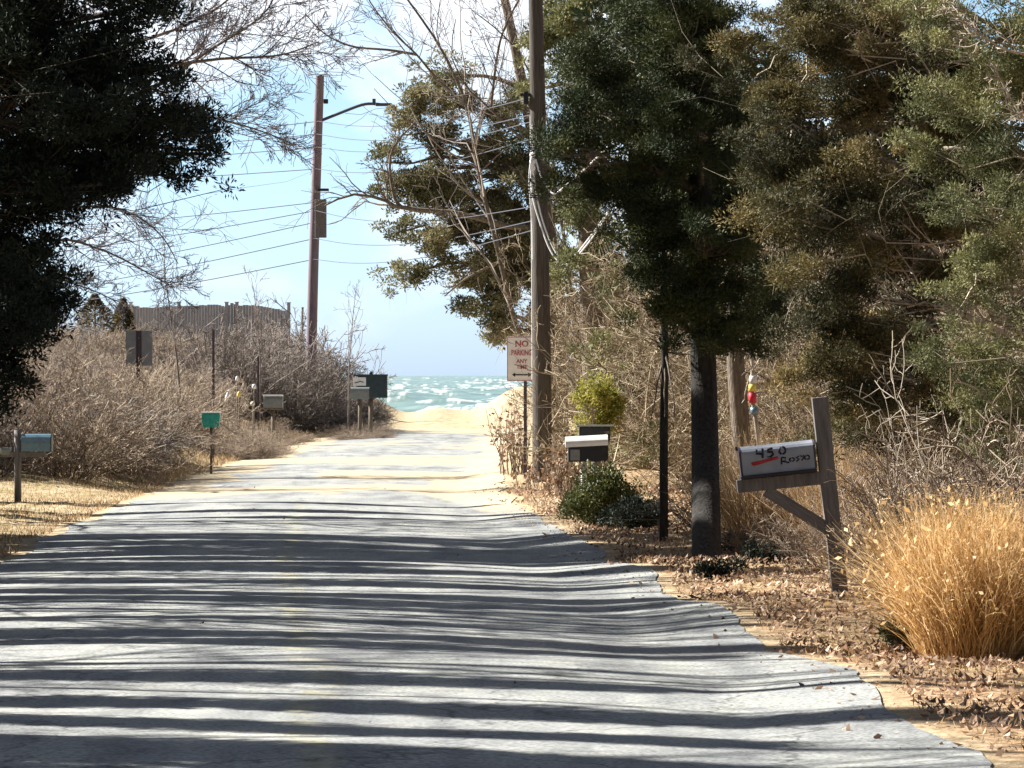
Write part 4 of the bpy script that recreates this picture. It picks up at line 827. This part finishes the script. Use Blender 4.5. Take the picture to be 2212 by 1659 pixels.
# --- small pale things in the brush between the posts
def float_thing(xd, yd, D, rx, rz, m, name, label, tilt=0):
    c = U(xd, yd, D); gz = float(zg(c.x, D)); t = thing(name, label, 'marker', (c.x, D, gz))
    o = bobj('float', lambda bm: bmesh.ops.create_uvsphere(bm, u_segments=12, v_segments=10, radius=1.0), m, t, True); o.scale = (rx, rx, rz); o.location = (0, -.04, c.z - gz); o.rotation_euler = (0, rad(tilt), 0)
    cyl('stake', (0, .02, -.1), (0, .02, c.z - gz + rz * .6), .015, .012, M['bark'], t, 8)
float_thing(492, 855, 96, .045, .15, M['white_paint'], 'float_marker', 'slim white float leaning in the brush, leftmost of the small markers', 18)
float_thing(516, 852, 96, .04, .07, M['yellow'], 'float_marker', 'yellow float on a stake beside the slim white one', 5)
float_thing(512, 818, 97, .035, .06, M['white_paint'], 'float_marker', 'small pinkish white float higher up in the brush', 10)
float_thing(549, 835, 97, .05, .06, M['white_paint'], 'float_marker', 'round white float right of the yellow one', 0)
float_thing(546, 872, 94, .05, .05, M['board'], 'float_marker', 'low round cream float left of the driftwood boards', 0)
for i, (x, y, wd, ti) in enumerate([(575, 878, .42, -4), (618, 872, .38, 2)]):
    p = G(x, y); gz = p.z; z_ = gz + .05
    t = thing('board', ['pale plank on the bank beneath the grey green mailbox, left one', 'pale plank on the bank beneath the grey green mailbox, right one'][i], 'board', (p.x, p.y, gz))
    o = box('plank', (0, 0, 0), (wd, .25, .03), M['board'], t); o.location = (0, 0, z_ - gz); o.rotation_euler = (0, rad(ti), 0)

# --- sign backs, posts on the left
c = U(300, 752, 84); gz = float(zg(c.x, 84)); k = 84 / F / 2.16016
t = thing('road_sign', 'grey back of a rectangular road sign on a dark channel post', 'sign', (c.x, 84, gz)); zc = c.z - gz
pl2 = box('plate', (0, 0, zc), (58 * k, .006, 76 * k), M['metal_back'], t, .002)
def chan(bm, h): bm_box(bm, (0, -.03, h / 2), (.018, .035, h), .002); bm_box(bm, (-.03, -.012, h / 2), (.05, .008, h), .001); bm_box(bm, (.03, -.012, h / 2), (.05, .008, h), .001)
bobj('post', lambda bm: chan(bm, zc + 38 * k), M['dark_metal'], t); box('bolt', (0, -.055, zc + .2), (.02, .02, .02), M['metal_back'], pl2, .002); box('bolt', (0, -.055, zc - .2), (.02, .02, .02), M['metal_back'], pl2, .002)
c = U(461, 712, 86); gz = float(zg(c.x, 86)); t = thing('sign_post', 'thin dark metal post alone in front of the fence', 'post', (c.x, 86, gz))
bobj('post_rail', lambda bm: (bm_box(bm, (0, 0, (c.z - gz) / 2), (.05, .03, c.z - gz), .002), bm_box(bm, (.018, .025, (c.z - gz) / 2), (.008, .04, c.z - gz), .001)), M['dark_metal'], t)
c = U(558, 770, 104); gz = float(zg(c.x, 104)); t = thing('sign_post', 'short dark metal stake above the grey green mailbox', 'post', (c.x, 104, gz))
bobj('post_rail', lambda bm: (bm_box(bm, (0, 0, (c.z - gz) / 2), (.05, .03, c.z - gz), .002), bm_box(bm, (.018, .025, (c.z - gz) / 2), (.008, .04, c.z - gz), .001)), M['dark_metal'], t)

# --- NO PARKING sign
b = G(1136, 1030); k = b.y / F / 2.16016; D = b.y
t = thing('road_sign', 'white no parking sign with red letters left of the near utility pole', 'sign', b)
zc = EYE - (775 / 2.16016 - 375) * D / F - b.z; xc = (1127 / 2.16016 - 512) * D / F - b.x
hs_, ws_ = 96 * k, 64 * k
box('post', (-.01, .03, zc / 2 - .05), (.055, .05, zc + .5), M['dark_metal'], t)
pl = box('plate', (xc, 0, zc), (ws_, .006, hs_), M['sign_white'], t, .002)
t = pl
bobj('border', lambda bm: [bm_box(bm, (xc + sx_ * (ws_ / 2 - .008), -.006, zc), (.010, .004, hs_ - .02), 0) for sx_ in (-1, 1)] + [bm_box(bm, (xc, -.006, zc + sz_ * (hs_ / 2 - .010)), (ws_ - .04, .004, .010), 0) for sz_ in (-1, 1)], M['sign_red'], t)
ft = (rad(90), 0, 0)
text('lettering', 'NO', .14, M['sign_red'], t, (xc, -.008, zc + hs_ * .33), ft, bold=.004)
text('lettering', 'PARKING', .125, M['sign_red'], t, (xc, -.008, zc + hs_ * .13), ft, bold=.003, sx=.66)
text('lettering', 'ANY', .095, M['sign_red'], t, (xc, -.008, zc - hs_ * .06), ft, bold=.002, sx=.9)
text('lettering', 'TIME', .095, M['sign_red'], t, (xc, -.008, zc - hs_ * .19), ft, bold=.002, sx=.85)
def arrow(bm):
    bm_box(bm, (xc, -.007, zc - hs_ * .36), (ws_ * .46, .004, .022), 0)
    for s_ in (-1, 1):
        v = [bm.verts.new((xc + s_ * ws_ * a_, -.0095, zc - hs_ * .36 + q_)) for a_, q_ in ((.22, .035), (.33, 0), (.22, -.035))]; bm.faces.new(v)
bobj('arrow', arrow, M['ink'], t)
# red striped marker post and sapling at thin trunk
# --- thin pole / slim trunks right
b = G(1434, 1166); t = thing('slim_tree', 'thin tall dark trunk left of the thick black one', 'trunk', b); a = Acc()
a.path([Vector((0, 0, -.1)), U(1434, 950, b.y) - b, U(1436, 760, b.y) - b, U(1432, 600, b.y) - b, U(1440, 420, b.y) - b], .045, .035, 8, n=14); link('trunk', a.mesh('trunk', True), M['bark_dark'], t)
a = Acc(); P = walk(np.array([list(U(1436, 760, b.y) - b)] * 6), rng.normal(size=(6, 3)) + np.array([0, 0, .6]), np.full(6, .8), 6, .15); a.tube(P, np.linspace(.014, .005, 6)[None].repeat(6, 0)); link('twigs', a.mesh('twigs'), M['bark'], t)
b = G(1612, 1115); t = thing('tree_trunk', 'dark trunk with a sunlit pale left edge behind the numbered mailbox', 'trunk', b); a = Acc()
a.path([Vector((0, 0, -.2)), U(1602, 950, b.y) - b, U(1590, 800, b.y) - b, U(1585, 650, b.y) - b, U(1580, 450, b.y) - b], .12, .09, 10, n=16); link('trunk', a.mesh('trunk', True), M['bark'], t)
a = Acc(); P = walk(np.array([list(U(1590, 800, b.y) - b)] * 8), rng.normal(size=(8, 3)) + np.array([0, 0, .6]), np.full(8, .5), 6, .15); a.tube(P, np.linspace(.01, .004, 6)[None].repeat(8, 0)); link('limbs', a.mesh('limbs'), M['bark'], t)
DD = 46.0; b = U(1655, 1110, DD); b.z = float(zg(b.x, DD)); t = thing('sapling', 'slender pale sapling tied with red and yellow tape behind the numbered mailbox', 'sapling', b); a = Acc()
a.path([Vector((0, 0, -.1)), U(1648, 1050, DD) - b, U(1640, 970, DD) - b, U(1632, 900, DD) - b, U(1624, 850, DD) - b, U(1626, 790, DD) - b, U(1622, 740, DD) - b], .032, .018, 8, n=16); link('stem', a.mesh('stem', True), M['bark_pale'], t)
a = Acc(); P = walk(np.array([list(U(1626, 800, DD) - b)] * 8), rng.normal(size=(8, 3)) + np.array([0, 0, .8]), np.full(8, .7), 6, .15); a.tube(P, np.linspace(.01, .004, 6)[None].repeat(8, 0)); link('twigs', a.mesh('twigs'), M['bark_pale'], t)
for (x0_, y0_, x1_, y1_, m_) in ((1626, 870, 1625, 848, 'red'), (1625, 846, 1626, 830, 'yellow'), (1627, 828, 1627, 812, 'white_paint'), (1630, 895, 1629, 880, 'blue')):
    cyl('tape_band', U(x0_, y0_, DD) - b, U(x1_, y1_, DD) - b, .042, .042, M[m_], t, 10)

# --- fence on the bank
DF = 145.0; k = DF / F / 2.16016
t = thing('wooden_fence', 'weathered grey board fence on top of the left bank', 'fence', U(455, 760, DF))
o0 = t.location.copy(); edges = [283, 387, 490, 512, 624]; tops = [(660, 664), (657, 663), (658, 658), (660, 668)]
for i in range(4):
    xa, xb = edges[i], edges[i + 1]; ya, yb = tops[i]
    def panel(bm, xa=xa, xb=xb, ya=ya, yb=yb):
        n = max(2, int((xb - xa) * k / .095)); zb_ = (U(0, 790, DF) - o0).z - .3
        for j in range(n):
            f = (j + .5) / n; X_ = (U(xa + (xb - xa) * f, 0, DF) - o0).x; zt = (U(0, ya + (yb - ya) * f + 3 * math.sin(f * 5 + i), DF) - o0).z + rng.normal() * .008
            bm_box(bm, (X_, rng.normal() * .003, (zt + zb_) / 2), ((xb - xa) * k / n * .96, .02, zt - zb_), 0)
        for q_ in (.25, .8): bm_box(bm, ((U((xa + xb) / 2, 0, DF) - o0).x, .035, zb_ + (1.9) * q_), ((xb - xa) * k * .98, .04, .08), 0)
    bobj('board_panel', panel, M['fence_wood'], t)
for j, x in enumerate(edges):
    p = U(x, 655 + 1 * (j > 3), DF) - o0
    box('post', (p.x, -.07, p.z - .95), (.11, .1, 1.95), M['white_paint'] if j == 0 else M['fence_wood'], t, .005)
    box('post_cap', (p.x, -.07, p.z + .035), (.16, .14, .025), M['fence_wood'], t, .004)
    if j == 0: tag(t.children[-2], 'pale end post')
c = U(652, 665, 132); gz = float(zg(c.x, 132)); t = thing('fence_post', 'lone thin stake just left of the far utility pole', 'post', (c.x, 132, gz))
cyl('stake', (0, 0, -.1), (.02, 0, c.z - gz), .045, .035, M['post_wood'], t, 10); cyl('cap', (.02, 0, c.z - gz), (.02, 0, c.z - gz + .02), .05, .04, M['grey'], t, 10)
# conifers behind fence, left
for i, (x, y, rx, ry, D_) in enumerate([(205, 700, 60, 62, 140), (266, 705, 34, 58, 142)]):
    p = U(x, y, D_); gz = float(zg(p.x, D_)); h = (p.z - gz)
    t = thing('small_conifer', ['small reddish conifer left of the fence', 'smaller dark conifer touching the left end of the fence'][i], 'tree', (p.x, D_, gz))
    cyl('trunk', (0, 0, -.1), (0, 0, h + ry * D_ / F / 2.16), .06, .015, M['bark'], t, 8)
    n = 9000; zz = rng.random(n); top = h + ry * D_ / F / 2.16; z0_ = h - 2.2 * ry * D_ / F / 2.16; R_ = (1 - zz) ** .8 * rx * 2.2 * D_ / F / 2.16 * (.85 + .15 * np.sin(zz * 25)); an = rng.random(n) * 6.28; q_ = R_ * rng.random(n) ** .5
    c_ = np.stack([np.cos(an) * q_, np.sin(an) * q_, z0_ + zz * (top - z0_)], -1); V, Q = leaf_quads(c_, np.stack([np.cos(an), np.sin(an), np.full(n, .35)], -1) + .3 * rng.normal(size=(n, 3)), np.full(n, .11), np.full(n, .035))
    link('foliage', npmesh('foliage', V, Q, False, {'v': ('FACE', rng.random(n))}), M['cedar_brown'], t)

# --- near utility pole
b = G(1172, 1043); D = b.y
t = thing('utility_pole', 'tall weathered timber utility pole with white cable loops on the right verge', 'utility pole', b)
a = Acc(); a.path([Vector((0, 0, -.4)), U(1171, 900, D) - b, U(1168, 600, D) - b, U(1163, 300, D) - b, U(1157, 0, D) - b, U(1154, -110, D) - b], .17, .10, 20, n=18); link('pole', a.mesh('pole', True), M['pole_wood'], t)
def PU(x, y, dd=0): return U(x, y, D + dd) - b
wire('conduit', [PU(1146, 250, -.1), PU(1147, 380, -.12), PU(1149, 560, -.15), PU(1150, 820, -.18)], .013, M['cable_white'], t, 12)  # white colour also paints in the pole's sunlit left edge
bobj('bracket', lambda bm: (bm_box(bm, tuple(PU(1138, 205)), (.22, .10, .05), .01), bm_box(bm, tuple(PU(1136, 212)), (.08, .12, .22), .02)), M['black_paint'], t)
bobj('insulator', lambda bm: [bmesh.ops.create_uvsphere(bm, u_segments=10, v_segments=8, radius=.05, matrix=Matrix.Translation(PU(1150, 335 + 14 * i, -.18))) for i in range(3)], M['white_paint'], t)
cab = [[PU(1150, 270, -.18), PU(1152, 320, -.2), PU(1165, 370, -.3), PU(1183, 405, -.4), PU(1196, 418, -.5), PU(1215, 407, -.6), PU(1300, 330, -1.5), PU(1420, 200, -3)],
       [PU(1146, 335, -.2), PU(1150, 420, -.25), PU(1166, 480, -.3), PU(1186, 535, -.4), PU(1205, 563, -.5), PU(1225, 571, -.6), PU(1255, 545, -.8), PU(1320, 450, -1.5), PU(1450, 200, -3)],
       [PU(1148, 330, -.2), PU(1155, 400, -.25), PU(1170, 470, -.3), PU(1190, 525, -.4), PU(1210, 556, -.5), PU(1232, 560, -.6), PU(1262, 528, -.8), PU(1330, 430, -1.5), PU(1460, 190, -3)],
       [PU(1150, 330, -.2), PU(1143, 380, -.3), PU(1146, 440, -.3), PU(1150, 500, -.25), PU(1151, 560, -.2)]]
for q_ in cab: wire('cable', q_, .013, M['cable_white'], t, 40)
# --- far utility pole
D = 128.0; b = Vector(U(668, 830, D)); b.z = float(zg(b.x, D))
t = thing('utility_pole', 'slightly leaning utility pole tinted purplish for haze with a lamp arm beyond the thicket', 'utility pole', b)
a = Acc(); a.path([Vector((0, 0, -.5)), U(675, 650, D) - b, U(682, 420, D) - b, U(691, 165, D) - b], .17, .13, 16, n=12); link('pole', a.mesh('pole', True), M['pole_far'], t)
cyl('pole_top', U(691, 166, D) - b, U(691.3, 163, D) - b, .13, .11, M['pole_far'], t)
arm = wire('lamp_arm', [U(690, 262, D) - b, U(715, 252, D) - b, U(750, 238, D) - b, U(780, 227, D) - b, U(800, 224, D) - b, U(825, 226, D) - b], .05, M['wire'], t, 14)
lm = bobj('lamp_head', lambda bm: (bm_box(bm, tuple(U(829, 226, D) - b), (.50, .22, .09), .03), bm_box(bm, tuple(U(808, 219, D) - b), (.10, .1, .16), .01)), M['wire'], t)
box('cutout', tuple(U(698, 410, D - .2) - b), (.35, .1, .08), M['black_paint'], t, .02)
box('meter_box', tuple(U(693, 472, D - .3) - b), (.34, .2, 1.15), M['post_wood'], t, .02); cyl('conduit', U(685, 492, D - .3) - b, U(685, 455, D - .3) - b, .05, .05, M['board'], t)
box('insulator', tuple(U(704, 219, D) - b), (.14, .1, .14), M['black_paint'], t, .02)
# wires: each span from the far pole, to the left and to the near pole
nearD = 69.0
spans = [(262, 306, 262, 232), (290, 309, 290, 270), (318, 330, 305, 285), (365, 365, 352, 322), (437, 441, 0, 0), (455, 520, 440, 470), (480, 580, 0, 0), (515, 615, 505, 500), (560, 640, 548, 520)]
for i, (yp, yl_, ym_, yn) in enumerate(spans):
    a_ = U(688 - yp * .03 + 8, yp, D - .2); l_ = U(-250, yl_ + 60, 150) if yl_ > 400 else U(-250, yl_ + 22, 150)
    tt = thing('overhead_wire', 'overhead wire left of the far pole, number %s from the top' % ['one', 'two', 'three', 'four', 'five', 'six', 'seven', 'eight', 'nine'][i], 'wire', a_, group='overhead wires running left from the far pole')
    z0v = Vector((0, 0, 0)); e = l_ - a_; wire('line', [z0v, e * .25 + Vector((0, 0, -.16)), e * .5 + Vector((0, 0, -.22)), e * .75 + Vector((0, 0, -.16)), e], .014, M['wire'], tt, 20)
    if ym_:
        tt = thing('overhead_wire', 'overhead wire between the two utility poles, number %s from the top' % ['one', 'two', 'three', 'four', 'x', 'five', 'x', 'six', 'seven'][i], 'wire', a_, group='overhead wires between the two poles')
        e = U(1160, yn - 25, nearD) - a_; wire('line', [z0v, e * .25 + Vector((0, 0, -.22)), e * .5 + Vector((0, 0, -.3)), e * .75 + Vector((0, 0, -.22)), e], .009, M['wire'], tt, 20)
